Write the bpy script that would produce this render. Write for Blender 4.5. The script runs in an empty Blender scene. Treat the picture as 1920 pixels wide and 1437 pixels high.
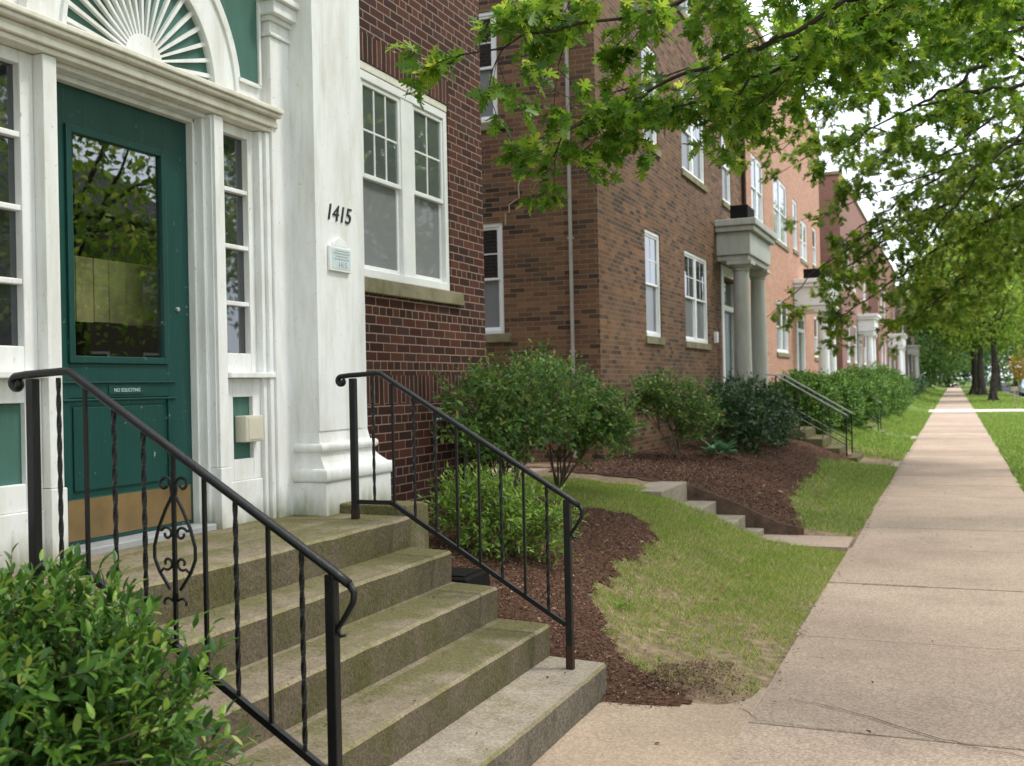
import bpy, math, random
import numpy as np
from mathutils import Matrix, Vector
R = math.radians
rng = np.random.default_rng(7)
random.seed(7)
scene = bpy.context.scene
COL = scene.collection
world = bpy.data.worlds.new("World"); scene.world = world; world.use_nodes = True

# ------------------------------------------------------------------ materials
def mat_new(name):
    m = bpy.data.materials.new(name); m.use_nodes = True
    nt = m.node_tree; nt.nodes.clear()
    out = nt.nodes.new('ShaderNodeOutputMaterial')
    return m, nt, out
class NG:
    """tiny node helper"""
    def __init__(s, nt): s.nt = nt
    def n(s, t, **kw):
        nd = s.nt.nodes.new(t)
        for k, v in kw.items(): setattr(nd, k, v)
        return nd
    def l(s, a, b): s.nt.links.new(a, b)
    def inp(s, node, key, v):
        if hasattr(v, 'is_output'): s.l(v, node.inputs[key])
        else: node.inputs[key].default_value = v
    def math(s, op, a, b=0.0, c=None):
        nd = s.n('ShaderNodeMath', operation=op)
        s.inp(nd, 0, a); s.inp(nd, 1, b)
        if c is not None: s.inp(nd, 2, c)
        return nd.outputs[0]
    def mix(s, f, a, b):
        nd = s.n('ShaderNodeMix', data_type='RGBA')
        s.inp(nd, 0, f)
        for k, v in ((6, a), (7, b)):
            if not hasattr(v, 'is_output'): v = (*v, 1) if len(v) == 3 else v
            s.inp(nd, k, v)
        return nd.outputs[2]
    def noise(s, vec, scale, detail=4, rough=.55):
        nd = s.n('ShaderNodeTexNoise'); s.l(vec, nd.inputs['Vector'])
        nd.inputs['Scale'].default_value = scale; nd.inputs['Detail'].default_value = detail
        nd.inputs['Roughness'].default_value = rough
        return nd.outputs['Fac']
    def ramp(s, f, stops, interp='LINEAR'):
        nd = s.n('ShaderNodeValToRGB'); s.l(f, nd.inputs[0])
        cr = nd.color_ramp; cr.interpolation = interp
        while len(cr.elements) < len(stops): cr.elements.new(.5)
        for e, (p, c) in zip(cr.elements, stops):
            e.position = p; e.color = (*c, 1) if not isinstance(c, (int, float)) else (c, c, c, 1)
        return nd.outputs[0]
    def bsdf(s, color, rough=.6, spec=.3, normal=None):
        b = s.n('ShaderNodeBsdfPrincipled')
        if not hasattr(color, 'is_output'): color = (*color, 1)
        s.inp(b, 'Base Color', color); s.inp(b, 'Roughness', rough); s.inp(b, 'Specular IOR Level', spec)
        if normal is not None: s.l(normal, b.inputs['Normal'])
        return b
    def bump(s, h, strength=.5, dist=.01):
        b = s.n('ShaderNodeBump'); s.l(h, b.inputs['Height'])
        b.inputs['Strength'].default_value = strength; b.inputs['Distance'].default_value = dist
        return b.outputs[0]
    def coord(s, which='Object'): return s.n('ShaderNodeTexCoord').outputs[which]

def plain(name, c, rough=.6, spec=.3, var=.12, scale=6, bump=0., metallic=0.):
    m, nt, out = mat_new(name); g = NG(nt); v = g.coord()
    nz = g.noise(v, scale, 5)
    c2 = tuple(x * (1 - var) for x in c); c3 = tuple(min(1, x * (1 + var)) for x in c)
    col = g.ramp(nz, [(.3, c2), (.7, c3)])
    nrm = g.bump(g.noise(v, scale * 9, 4), bump, .004) if bump else None
    b = g.bsdf(col, rough, spec, nrm); b.inputs['Metallic'].default_value = metallic
    g.l(b.outputs[0], out.inputs[0]); return m

def painted(name, c, rough=.45, dirt=(.30, .27, .2), chips=None, zdirt=None):
    """old brush paint: soft tone changes, stains with their own shape, chips and (near zdirt) splash grime"""
    m, nt, out = mat_new(name); g = NG(nt); v = g.coord()
    sep = g.n('ShaderNodeSeparateXYZ'); g.l(v, sep.inputs[0])
    st = g.n('ShaderNodeVectorMath', operation='MULTIPLY'); g.l(v, st.inputs[0]); st.inputs[1].default_value = (1, 1, .22)
    a = g.noise(st.outputs[0], 9, 6, .65)
    col = g.ramp(a, [(.30, tuple(x * k for x, k in zip(c, (.82, .80, .75)))), (.58, c)])
    sv = g.n('ShaderNodeVectorMath', operation='MULTIPLY'); g.l(v, sv.inputs[0]); sv.inputs[1].default_value = (1, 1, .06)
    run = g.ramp(g.noise(sv.outputs[0], 16, 5, .7), [(.60, 0.), (.74, 1.)]); col = g.mix(g.math('MULTIPLY', run, .30), col, dirt)
    sp = g.noise(v, 38, 5, .7)
    spots = g.ramp(sp, [(.62, 0.), (.74, 1.)])
    col = g.mix(g.math('MULTIPLY', spots, .45), col, dirt)
    if chips:
        ch = g.ramp(g.noise(v, 24, 6, .75), [(.655, 0.), (.675, 1.)])
        col = g.mix(g.math('MULTIPLY', ch, .8), col, chips)
    if zdirt:
        t = g.math('SUBTRACT', zdirt + .16, sep.outputs[2]); t = g.math('MULTIPLY', t, 5.)
        t = g.math('ADD', t, g.math('MULTIPLY', g.math('SUBTRACT', a, .5), 2.4))
        f = g.ramp(t, [(.15, 0.), (.85, .75)])
        col = g.mix(f, col, (.17, .18, .07))
    b = g.bsdf(col, rough, .35, g.bump(g.noise(st.outputs[0], 40, 4), .3, .004))
    g.l(b.outputs[0], out.inputs[0]); return m

def brick(name, ramp, mortar, course=.0625, length=.196, header=6, bands=(), rects=(), mort=.0095, rough=.85, tone=.25, z0=0., patch=None):
    """running bond with a header course every few rows; bands / rects of standing (soldier) bricks"""
    m, nt, out = mat_new(name); g = NG(nt); v = g.coord()
    geo = g.n('ShaderNodeNewGeometry')
    sn = g.n('ShaderNodeSeparateXYZ'); g.l(geo.outputs['True Normal'], sn.inputs[0])
    sx = g.n('ShaderNodeSeparateXYZ'); g.l(v, sx.inputs[0])
    isx = g.math('GREATER_THAN', g.math('ABSOLUTE', sn.outputs[0]), .7)
    u = g.math('ADD', g.math('MULTIPLY', isx, sx.outputs[1]), g.math('MULTIPLY', g.math('SUBTRACT', 1., isx), sx.outputs[0]))
    w = g.math('ADD', sx.outputs[2], 20. * course * 16 + z0)
    u = g.math('ADD', u, 60.)
    wob = g.noise(v, 14, 3)
    uu = g.math('ADD', u, g.math('MULTIPLY', g.math('SUBTRACT', wob, .5), .008))
    ww = g.math('ADD', w, g.math('MULTIPLY', g.math('SUBTRACT', g.noise(v, 11, 3), .5), .006))
    def tex(a, b, bw, rh):
        c = g.n('ShaderNodeCombineXYZ'); g.l(a, c.inputs[0]); g.l(b, c.inputs[1])
        t = g.n('ShaderNodeTexBrick'); g.l(c.outputs[0], t.inputs['Vector'])
        t.inputs['Color1'].default_value = (0, 0, 0, 1); t.inputs['Color2'].default_value = (1, 1, 1, 1)
        t.inputs['Mortar'].default_value = (.5, .5, .5, 1)
        t.inputs['Scale'].default_value = 1; t.inputs['Mortar Size'].default_value = mort / 2
        t.inputs['Mortar Smooth'].default_value = .25
        t.inputs['Brick Width'].default_value = bw; t.inputs['Row Height'].default_value = rh
        return t.outputs['Color'], t.outputs['Fac']
    c0, f0 = tex(uu, ww, length, course)
    if header:
        c1, f1 = tex(uu, ww, length / 2, course)
        row = g.math('FLOOR', g.math('DIVIDE', w, course))
        ish = g.math('LESS_THAN', g.math('MODULO', row, float(header)), .5)
        c0 = g.mix(ish, c0, c1)
        f0 = g.math('ADD', g.math('MULTIPLY', ish, f1), g.math('MULTIPLY', g.math('SUBTRACT', 1., ish), f0))
    if bands or rects:
        mask = None
        def rng_(x, a, b): return g.math('MULTIPLY', g.math('GREATER_THAN', x, a), g.math('LESS_THAN', x, b))
        zs = sx.outputs[2]
        for (a, b) in bands:
            k = rng_(zs, a, b); mask = k if mask is None else g.math('MAXIMUM', mask, k)
        for (y0, y1, a, b) in rects:
            k = g.math('MULTIPLY', rng_(zs, a, b), g.math('MULTIPLY', isx, rng_(sx.outputs[1], y0, y1)))
            mask = k if mask is None else g.math('MAXIMUM', mask, k)
        za = (bands or [r[2:] for r in rects])[0][0]
        c2, f2 = tex(g.math('SUBTRACT', ww, (za + 20. * course * 16 + z0)), uu, 5., course * 1.02)
        ed = None
        c0 = g.mix(mask, c0, c2)
        f0 = g.math('ADD', g.math('MULTIPLY', mask, f2), g.math('MULTIPLY', g.math('SUBTRACT', 1., mask), f0))
    n = len(ramp)
    col = g.ramp(c0, [((i + .02) / n, c) for i, c in enumerate(ramp)])
    big = g.noise(v, .9, 4)
    fine = g.noise(v, 55, 4)
    k = g.math('ADD', 1 - tone * .5, g.math('MULTIPLY', g.math('ADD', g.math('MULTIPLY', big, .6), g.math('MULTIPLY', fine, .4)), tone))
    hv = g.n('ShaderNodeVectorMath', operation='SCALE'); g.l(col, hv.inputs[0]); g.l(k, hv.inputs['Scale'])
    if patch:
        pf = g.ramp(g.noise(v, .7, 5, .65), [(.42, 0.), (.62, 1.)]); hv2 = g.mix(g.math('MULTIPLY', pf, .32), hv.outputs[0], patch)
        sv = g.n('ShaderNodeVectorMath', operation='MULTIPLY'); g.l(v, sv.inputs[0]); sv.inputs[1].default_value = (1, 1, .12)
        sf = g.ramp(g.noise(sv.outputs[0], 3.2, 5, .65), [(.56, 0.), (.72, 1.)]); hv2 = g.mix(g.math('MULTIPLY', sf, .30), hv2, tuple(x * .45 for x in patch))
    else: hv2 = hv.outputs[0]
    mcol = g.ramp(g.noise(v, 30, 4), [(.3, tuple(x * .75 for x in mortar)), (.7, mortar)])
    col = g.mix(f0, hv2, mcol)
    h = g.math('ADD', g.math('MULTIPLY', g.math('SUBTRACT', 1., f0), 1.), g.math('MULTIPLY', fine, .25))
    b = g.bsdf(col, rough, .2, g.bump(h, 1., .010))
    g.l(b.outputs[0], out.inputs[0]); return m

def leafmat(name, stops, trans=.45, rough=.45, spec=.35):
    m, nt, out = mat_new(name); g = NG(nt)
    geo = g.n('ShaderNodeNewGeometry')
    col = g.ramp(geo.outputs['Random Per Island'], stops)
    b = g.bsdf(col, rough, spec)
    hs = g.n('ShaderNodeHueSaturation'); g.l(col, hs.inputs['Color']); hs.inputs['Value'].default_value = 1.5; hs.inputs['Hue'].default_value = .485
    t = g.n('ShaderNodeBsdfTranslucent'); g.l(hs.outputs[0], t.inputs[0])
    mx = g.n('ShaderNodeMixShader'); mx.inputs[0].default_value = trans
    g.l(b.outputs[0], mx.inputs[1]); g.l(t.outputs[0], mx.inputs[2]); g.l(mx.outputs[0], out.inputs[0])
    return m

def glassmat(name, tint=(.02, .022, .025), rough=.02, see=0., r0=.14):
    m, nt, out = mat_new(name); g = NG(nt); v = g.coord()
    nz = g.noise(v, 2.2, 2)
    b = g.bsdf(tint, .5, .0)
    gl = g.n('ShaderNodeBsdfGlossy'); gl.inputs['Roughness'].default_value = rough
    gl.inputs['Color'].default_value = (.93, .96, 1, 1)
    g.l(g.bump(nz, .03, .012), gl.inputs['Normal'])
    lw = g.n('ShaderNodeLayerWeight'); lw.inputs['Blend'].default_value = .5
    refl = g.math('ADD', r0, g.math('MULTIPLY', .9 - r0 if r0 > .1 else .35, g.math('POWER', lw.outputs['Facing'], 5.)))
    base = b.outputs[0]
    if see:
        tr = g.n('ShaderNodeBsdfTransparent'); tr.inputs[0].default_value = (.85, .88, .86, 1)
        m0 = g.n('ShaderNodeMixShader'); m0.inputs[0].default_value = see
        g.l(b.outputs[0], m0.inputs[1]); g.l(tr.outputs[0], m0.inputs[2]); base = m0.outputs[0]
    mx = g.n('ShaderNodeMixShader'); g.l(refl, mx.inputs[0])
    g.l(base, mx.inputs[1]); g.l(gl.outputs[0], mx.inputs[2]); g.l(mx.outputs[0], out.inputs[0])
    return m

def concrete(name, c, moss=None, mossamt=.5, speck=.25, scale=3., slab=0., treads=False):
    m, nt, out = mat_new(name); g = NG(nt); v = g.coord()
    a = g.noise(v, scale, 6, .6)
    col = g.ramp(a, [(.3, tuple(x * .82 for x in c)), (.7, tuple(x * 1.1 for x in c))])
    if slab:
        gi = g.n('ShaderNodeNewGeometry').outputs['Random Per Island']
        sc = g.n('ShaderNodeVectorMath', operation='SCALE'); g.l(col, sc.inputs[0]); g.l(g.math('ADD', 1 - slab / 2, g.math('MULTIPLY', gi, slab)), sc.inputs['Scale']); col = sc.outputs[0]
        st = g.ramp(g.noise(v, 1.9, 7, .7), [(.52, 0.), (.68, 1.)]); col = g.mix(g.math('MULTIPLY', st, .28), col, (.20, .165, .13))
    if moss:
        fn = g.noise(v, 3.1, 7, .72)
        if treads:            # moss grows at the back of each tread and towards the damp far end
            sx = g.n('ShaderNodeSeparateXYZ'); g.l(v, sx.inputs[0])
            bk = g.math('MODULO', g.math('MULTIPLY', g.math('ADD', sx.outputs[0], 1.665), -3.55), 1.0)
            ey = g.math('MULTIPLY', g.math('SUBTRACT', sx.outputs[1], 3.9), .10)
            fn = g.math('ADD', fn, g.math('ADD', g.math('MULTIPLY', g.math('SUBTRACT', bk, .5), .20), ey))
        f = g.ramp(fn, [(.62 - mossamt * .4, 0.), (.82 - mossamt * .4, 1.)])
        col = g.mix(g.math('MULTIPLY', f, .85), col, moss)
    vo = g.n('ShaderNodeTexVoronoi'); g.l(v, vo.inputs['Vector']); vo.inputs['Scale'].default_value = 95
    pb = g.ramp(vo.outputs['Color'], [(.0, 1 - speck), (.5, 1.), (1., 1 + speck)])
    mul = g.n('ShaderNodeMix', data_type='RGBA', blend_type='MULTIPLY'); mul.inputs[0].default_value = 1
    g.l(col, mul.inputs[6]); g.l(pb, mul.inputs[7]); col = mul.outputs[2]
    dk = g.ramp(g.noise(v, 26, 6, .8), [(.70, 0.), (.78, 1.)])
    col = g.mix(g.math('MULTIPLY', dk, .3), col, tuple(x * .35 for x in c))
    h = g.math('ADD', g.math('MULTIPLY', vo.outputs['Distance'], .6), g.noise(v, 40, 5, .7))
    b = g.bsdf(col, .9, .15, g.bump(h, .45, .006))
    g.l(b.outputs[0], out.inputs[0]); return m

M = {}
M['white'] = painted('white_paint', (.80, .80, .80), chips=(.42, .36, .26), zdirt=.9)
M['cream'] = painted('cream_paint', (.74, .70, .62))
M['vinyl'] = plain('white_vinyl', (.80, .80, .80), .35, .4, .05)
M['green'] = painted('green_paint', (.010, .058, .050), .32, dirt=(.05, .12, .1), chips=(.35, .4, .36))
M['palegreen'] = painted('pale_green_paint', (.060, .148, .122), .5, dirt=(.05, .12, .1))
M['iron'] = plain('black_iron', (.006, .006, .007), .42, .4, .45, 14, .5)
M['rust'] = plain('rusty_iron', (.035, .016, .010), .6, .3, .5, 30, .3)
M['brass'] = plain('worn_brass', (.165, .105, .042), .5, .5, .3, 5, .1)
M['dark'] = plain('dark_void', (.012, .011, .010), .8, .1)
M['steel'] = plain('grey_metal', (.32, .33, .34), .4, .5)
M['plaque'] = plain('plaque_face', (.55, .64, .66), .35, .4, .08, 20)
M['ink'] = plain('dark_ink', (.03, .035, .04), .5, .3)
M['beige'] = plain('beige_plastic', (.56, .52, .42), .5, .3, .06)
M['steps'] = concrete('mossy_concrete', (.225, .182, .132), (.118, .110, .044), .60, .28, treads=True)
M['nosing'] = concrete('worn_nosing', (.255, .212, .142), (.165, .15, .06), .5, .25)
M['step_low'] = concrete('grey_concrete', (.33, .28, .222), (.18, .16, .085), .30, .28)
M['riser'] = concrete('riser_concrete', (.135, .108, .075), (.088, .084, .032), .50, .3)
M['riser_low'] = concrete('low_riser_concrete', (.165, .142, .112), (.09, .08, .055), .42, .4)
M['walk'] = concrete('tan_concrete', (.415, .318, .248), None, 0, .32, .8, slab=.2)
M['walk_pale'] = concrete('pale_concrete', (.58, .53, .48), None, 0, .12, 1.2)
M['walk_front'] = concrete('front_walk_concrete', (.43, .325, .242), None, 0, .24, 1.3)
M['stone'] = concrete('sill_stone', (.27, .235, .16), (.13, .13, .05), .4, .12)
M['crack'] = plain('crack_dark', (.07, .055, .04), .95, .05, .3, 30)
M['asphalt'] = plain('asphalt', (.05, .05, .052), .9, .15, .25, 30, .3)
M['kerb'] = concrete('kerb_concrete', (.40, .37, .33), None, 0, .15)
M['grey_trim'] = painted('portico_paint', (.46, .46, .42), .55)
M['glass'] = glassmat('window_glass')
M['glass_pale'] = glassmat('glass_sky_tint_curtain', (.10, .115, .115), r0=.2)  # pale tint paints in sky reflections, with curtain tone behind
M['glass_blind'] = glassmat('glass_over_screen', (.20, .205, .215), r0=.03)
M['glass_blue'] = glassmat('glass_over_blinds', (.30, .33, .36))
M['doorglass'] = glassmat('door_glass', (.006, .007, .007), .008, .94, r0=.15)
M['board'] = plain('old_boards', (.70, .60, .28), .8, .1, .4, 4)
M['roof'] = plain('roof_felt', (.06, .055, .05), .9, .1)
M['bark'] = plain('oak_bark', (.062, .052, .043), .95, .1, .45, 7, .9)
M['twig'] = plain('twig_bark', (.045, .036, .026), .9, .1, .3, 20)
M['stem'] = plain('shrub_stem', (.12, .095, .065), .9, .1, .3, 20)
M['chip'] = leafmat('mulch_chips', [(0, (.062, .035, .025)), (.45, (.125, .074, .052)), (.8, (.19, .112, .080)), (.97, (.27, .165, .115)), (1, (.50, .36, .25))], 0., .9, .1)
M['blade'] = leafmat('grass_blades', [(0, (.13, .235, .035)), (.42, (.23, .35, .06)), (.68, (.36, .43, .10)), (.86, (.52, .47, .18)), (1, (.64, .53, .27))], .35, .6, .2)
M['blade_lush'] = leafmat('lush_grass_blades', [(0, (.10, .20, .03)), (.6, (.20, .32, .055)), (.9, (.33, .41, .11)), (1, (.48, .44, .18))], .4, .6, .2)
M['leaf_bush'] = leafmat('privet_leaf', [(0, (.026, .080, .014)), (.45, (.060, .150, .022)), (.78, (.115, .235, .032)), (.93, (.21, .34, .05)), (1, (.30, .34, .07))], .32, .40, .35)
M['leaf_mid'] = leafmat('shrub_leaf', [(0, (.04, .10, .022)), (.45, (.08, .18, .034)), (.8, (.16, .29, .05)), (.93, (.27, .37, .08)), (1, (.34, .20, .09))], .3, .42, .4)
M['leaf_lime'] = leafmat('young_shrub_leaf', [(0, (.06, .14, .02)), (.5, (.15, .28, .035)), (1, (.30, .43, .07))], .38, .42, .4)
M['leaf_dark'] = leafmat('dark_shrub_leaf', [(0, (.012, .036, .012)), (.6, (.030, .080, .022)), (1, (.085, .17, .04))], .25, .42, .4)
M['leaf_hedge'] = leafmat('hedge_leaf', [(0, (.025, .075, .010)), (.5, (.075, .18, .018)), (1, (.20, .34, .04))], .15, .5, .25)
M['leaf_oak'] = leafmat('pin_oak_leaf', [(0, (.05, .13, .014)), (.45, (.105, .225, .02)), (.8, (.20, .335, .03)), (1, (.34, .42, .05))], .6, .42, .4)
M['leaf_oak2'] = leafmat('pin_oak_leaf_far', [(0, (.065, .135, .016)), (.5, (.14, .25, .026)), (.85, (.25, .36, .042)), (1, (.38, .40, .07))], .6, .45, .35)
M['leaf_far'] = leafmat('far_leaf', [(0, (.05, .12, .025)), (.6, (.11, .21, .045)), (1, (.2, .3, .08))], .45, .5, .3)
M['leaf_fardark'] = leafmat('far_dark_leaf', [(0, (.025, .07, .03)), (.6, (.05, .12, .05)), (1, (.1, .19, .08))], .4, .5, .3)
M['leaf_yellow'] = leafmat('yellow_leaf', [(0, (.35, .24, .03)), (1, (.55, .42, .08))], .4, .5, .3)
M['hosta'] = leafmat('hosta_leaf', [(0, (.06, .17, .07)), (1, (.13, .27, .13))], .3, .4, .4)
M['soil'] = plain('lawn_soil', (.26, .19, .125), .95, .05, .45, 16, 1.)
M['verge'] = plain('turf_base', (.10, .15, .035), .95, .05, .4, 3, .5)
M['mulch'] = plain('dark_mulch', (.11, .058, .040), .95, .05, .5, 40, 1.)
M['brick1'] = brick('maroon_brick', [(.030, .012, .011), (.058, .018, .014), (.085, .026, .018), (.055, .026, .026), (.105, .036, .024), (.04, .016, .014)],
                    (.35, .26, .185), .0617, .190, 6, bands=((1.497, 1.692),), rects=((5.6, 7.51, 3.796, 3.985),), patch=(.10, .042, .034))
M['brick2'] = brick('brown_brick', [(.135, .070, .040), (.17, .090, .050), (.06, .036, .027), (.235, .120, .062), (.105, .054, .034), (.155, .070, .044), (.20, .112, .066), (.05, .032, .026)],
                    (.29, .215, .145), .0617, .21, 0, mort=.010, tone=.8, patch=(.21, .125, .068))
M['brick3'] = brick('lit_orange_brick', [(.43, .225, .155), (.48, .255, .175), (.52, .295, .21), (.45, .23, .155)], (.52, .40, .31), .065, .21, 0, tone=.25)  # orange raised over the brown brick to carry the brighter light here
M['brick4'] = brick('rose_brick', [(.25, .125, .10), (.30, .15, .12), (.27, .135, .115)], (.36, .27, .22), .065, .21, 0, tone=.25)
M['brick5'] = brick('grey_brown_brick', [(.10, .07, .055), (.14, .10, .08), (.12, .08, .07)], (.22, .18, .15), .065, .21, 0, tone=.25)
M['carpaint'] = plain('silver_blue_car_paint', (.42, .50, .56), .25, .5, .03)
M['tyre'] = plain('tyre_rubber', (.02, .02, .02), .8, .2)
M['bin'] = plain('dark_green_bin', (.012, .03, .025), .5, .3)
M['edging'] = plain('weathered_edging', (.11, .075, .055), .9, .1, .4, 12)
M['plaster'] = plain('pale_mortar', (.46, .35, .25), .9, .1)
M['pipe'] = plain('dull_pipe', (.36, .33, .30), .5, .3)
M['wood'] = plain('pale_stake_wood', (.45, .33, .22), .8, .2)

# ------------------------------------------------------------------ mesh helpers
class MB:
    def __init__(s): s.v = []; s.f = []
    def add(s, vs, fs):
        o = len(s.v); s.v += [tuple(map(float, p)) for p in vs]; s.f += [tuple(i + o for i in f) for f in fs]; return s
    def box(s, x0, x1, y0, y1, z0, z1):
        x0, x1 = sorted((x0, x1)); y0, y1 = sorted((y0, y1)); z0, z1 = sorted((z0, z1))
        return s.add([(x0, y0, z0), (x1, y0, z0), (x1, y1, z0), (x0, y1, z0), (x0, y0, z1), (x1, y0, z1), (x1, y1, z1), (x0, y1, z1)],
                     [(0, 3, 2, 1), (4, 5, 6, 7), (0, 1, 5, 4), (1, 2, 6, 5), (2, 3, 7, 6), (3, 0, 4, 7)])
    def prism(s, poly, x0, x1, ax=0):
        """polygon in the two other axes, extruded along axis ax"""
        n = len(poly)
        def P(a, t):
            l = [a[0], a[1]]; l.insert(ax, t); return tuple(l)
        vs = [P(p, x0) for p in poly] + [P(p, x1) for p in poly]
        fs = [tuple(range(n))[::-1], tuple(range(n, 2 * n))] + [(i, (i + 1) % n, n + (i + 1) % n, n + i) for i in range(n)]
        return s.add(vs, fs)
    def tube(s, pts, r0, r1=None, n=6, twist=0., cap=True, flat=1.):
        pts = [Vector(p) for p in pts]; r1 = r0 if r1 is None else r1
        m = len(pts); vs = []; up = None
        for i, p in enumerate(pts):
            t = (pts[min(i + 1, m - 1)] - pts[max(i - 1, 0)])
            if t.length < 1e-9: t = Vector((0, 0, 1))
            t.normalize()
            if up is None: up = Vector((1, 0, 0)) if abs(t.x) < .8 else Vector((0, 1, 0))
            a = (up - t * up.dot(t)); a = a.normalized() if a.length > 1e-6 else t.orthogonal().normalized()
            up = a; b = t.cross(a)
            r = r0 + (r1 - r0) * i / max(1, m - 1)
            for k in range(n):
                an = 2 * math.pi * (k + .5) / n + twist * i
                vs.append(p + a * math.cos(an) * r + b * math.sin(an) * r * flat)
        fs = [(i * n + k, i * n + (k + 1) % n, (i + 1) * n + (k + 1) % n, (i + 1) * n + k) for i in range(m - 1) for k in range(n)]
        if cap: fs += [tuple(range(n))[::-1], tuple(range((m - 1) * n, m * n))]
        return s.add(vs, fs)
    def lathe(s, c, prof, n=20):
        vs = []; m = len(prof)
        for (z, r) in prof:
            for k in range(n):
                a = 2 * math.pi * k / n; vs.append((c[0] + r * math.cos(a), c[1] + r * math.sin(a), c[2] + z))
        fs = [(i * n + k, i * n + (k + 1) % n, (i + 1) * n + (k + 1) % n, (i + 1) * n + k) for i in range(m - 1) for k in range(n)]
        fs += [tuple(range(n))[::-1], tuple(range((m - 1) * n, m * n))]
        return s.add(vs, fs)
    def loft(s, rings):
        n = len(rings[0]); vs = [p for r in rings for p in r]
        fs = [(i * n + k, i * n + (k + 1) % n, (i + 1) * n + (k + 1) % n, (i + 1) * n + k) for i in range(len(rings) - 1) for k in range(n)]
        fs += [tuple(range(n))[::-1], tuple(range((len(rings) - 1) * n, len(rings) * n))]
        return s.add(vs, fs)
    def build(s, name, mat, parent=None, bevel=0., smooth=False):
        me = bpy.data.meshes.new(name); me.from_pydata(s.v, [], s.f); me.validate(); me.update()
        return finish(name, me, mat, parent, bevel, smooth)

def finish(name, me, mat, parent=None, bevel=0., smooth=False):
    o = bpy.data.objects.new(name, me); COL.objects.link(o)
    if mat is not None: me.materials.append(mat)
    if smooth: me.polygons.foreach_set('use_smooth', [True] * len(me.polygons))
    if bevel:
        b = o.modifiers.new('bevel', 'BEVEL'); b.width = bevel; b.segments = 2; b.limit_method = 'ANGLE'; b.angle_limit = R(40)
    if parent is not None: adopt(o, parent)
    return o
def wloc(o):
    l = Vector(o.location)
    p = o.parent
    if p is not None: return Vector((0, 0, 0)) if o.type != 'EMPTY' else l
    return l
def adopt(o, parent):
    o.parent = parent
    if parent.parent is None: o.matrix_parent_inverse = Matrix.Translation(-Vector(parent.location))
def tag(o, label=None, cat=None, group=None, kind=None):
    for k, v in (('label', label), ('category', cat), ('group', group), ('kind', kind)):
        if v: o[k] = v
    return o
def empty(name, loc, label=None, cat=None, group=None):
    o = bpy.data.objects.new(name, None); o.location = loc; o.empty_display_size = .2; COL.objects.link(o)
    return tag(o, label, cat, group)
def copy_thing(o, off, label=None):
    c = o.copy(); COL.objects.link(c); c.location = Vector(o.location) + Vector(off)
    if label: c['label'] = label
    for ch in list(o.children):
        k = ch.copy(); COL.objects.link(k); k.parent = c
        for g2 in list(ch.children):
            q = g2.copy(); COL.objects.link(q); q.parent = k
    return c
def np_mesh(name, V, F, mat, parent=None, smooth=False):
    V = np.asarray(V, np.float32); F = np.asarray(F, np.int32); k = F.shape[1]
    me = bpy.data.meshes.new(name)
    me.vertices.add(len(V)); me.vertices.foreach_set('co', V.ravel())
    me.loops.add(F.size); me.loops.foreach_set('vertex_index', F.ravel())
    me.polygons.add(len(F)); me.polygons.foreach_set('loop_start', np.arange(0, F.size, k, dtype=np.int32))
    me.update(calc_edges=True)
    return finish(name, me, mat, parent, 0, smooth)
def text_mesh(s, size, extrude, shear=0.):
    c = bpy.data.curves.new('lettering', 'FONT'); c.body = s; c.size = size; c.extrude = extrude; c.shear = shear
    c.align_x = 'CENTER'; c.align_y = 'CENTER'
    o = bpy.data.objects.new('lettering', c); COL.objects.link(o)
    dg = bpy.context.evaluated_depsgraph_get(); dg.update()
    me = bpy.data.meshes.new_from_object(o.evaluated_get(dg))
    bpy.data.objects.remove(o)
    return me
def text_on_wall(name, s, size, x, y, z, mat, parent=None, shear=0., ext=.004, sy=1.):
    me = text_mesh(s, size, ext, shear)
    me.transform(Matrix(((0, 0, 1, x), (sy, 0, 0, y), (0, 1, 0, z), (0, 0, 0, 1))))
    me.materials.clear()
    return finish(name, me, mat, parent)

# leaf templates: (verts, tris); length along +y, width x, normal z
def tpl_oval(w=.42):
    v = [(0, 0, 0), (-w * .42, .25, .05), (-w * .5, .5, .06), (-w * .34, .78, .03), (0, 1, -.06), (w * .34, .78, .03), (w * .5, .5, .06), (w * .42, .25, .05), (0, .3, -.01), (0, .65, -.02)]
    f = [(0, 8, 1), (1, 8, 2), (2, 8, 9), (2, 9, 3), (3, 9, 4), (0, 7, 8), (7, 6, 8), (6, 9, 8), (6, 5, 9), (5, 4, 9)]
    return np.array(v), np.array(f)
def tpl_oak():
    half = [(.03, .0), (.04, .18), (.26, .13), (.10, .30), (.44, .36), (.36, .46), (.12, .48), (.40, .72), (.28, .76), (.10, .66), (.16, .92)]
    pts = [(x, y) for x, y in half] + [(0, 1.05)] + [(-x, y) for x, y in half[::-1]]
    v = [(x, y, .12 * abs(x) - .10 * y * y) for x, y in pts]
    c = len(v); v.append((0, .45, -.02)); n = len(pts)
    f = [(c, i, (i + 1) % n) for i in range(n)]
    return np.array(v), np.array(f)
def tpl_small(w=.55):
    v = [(0, 0, 0), (-w / 2, .5, .08), (0, 1, -.05), (w / 2, .5, .08)]
    return np.array(v), np.array([(0, 3, 1), (1, 3, 2)])
OVAL, OVALN, OAK, SMALL = tpl_oval(.46), tpl_oval(.34), tpl_oak(), tpl_small()
def unit(a): return a / np.maximum(np.linalg.norm(a, axis=-1, keepdims=True), 1e-9)
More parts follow.
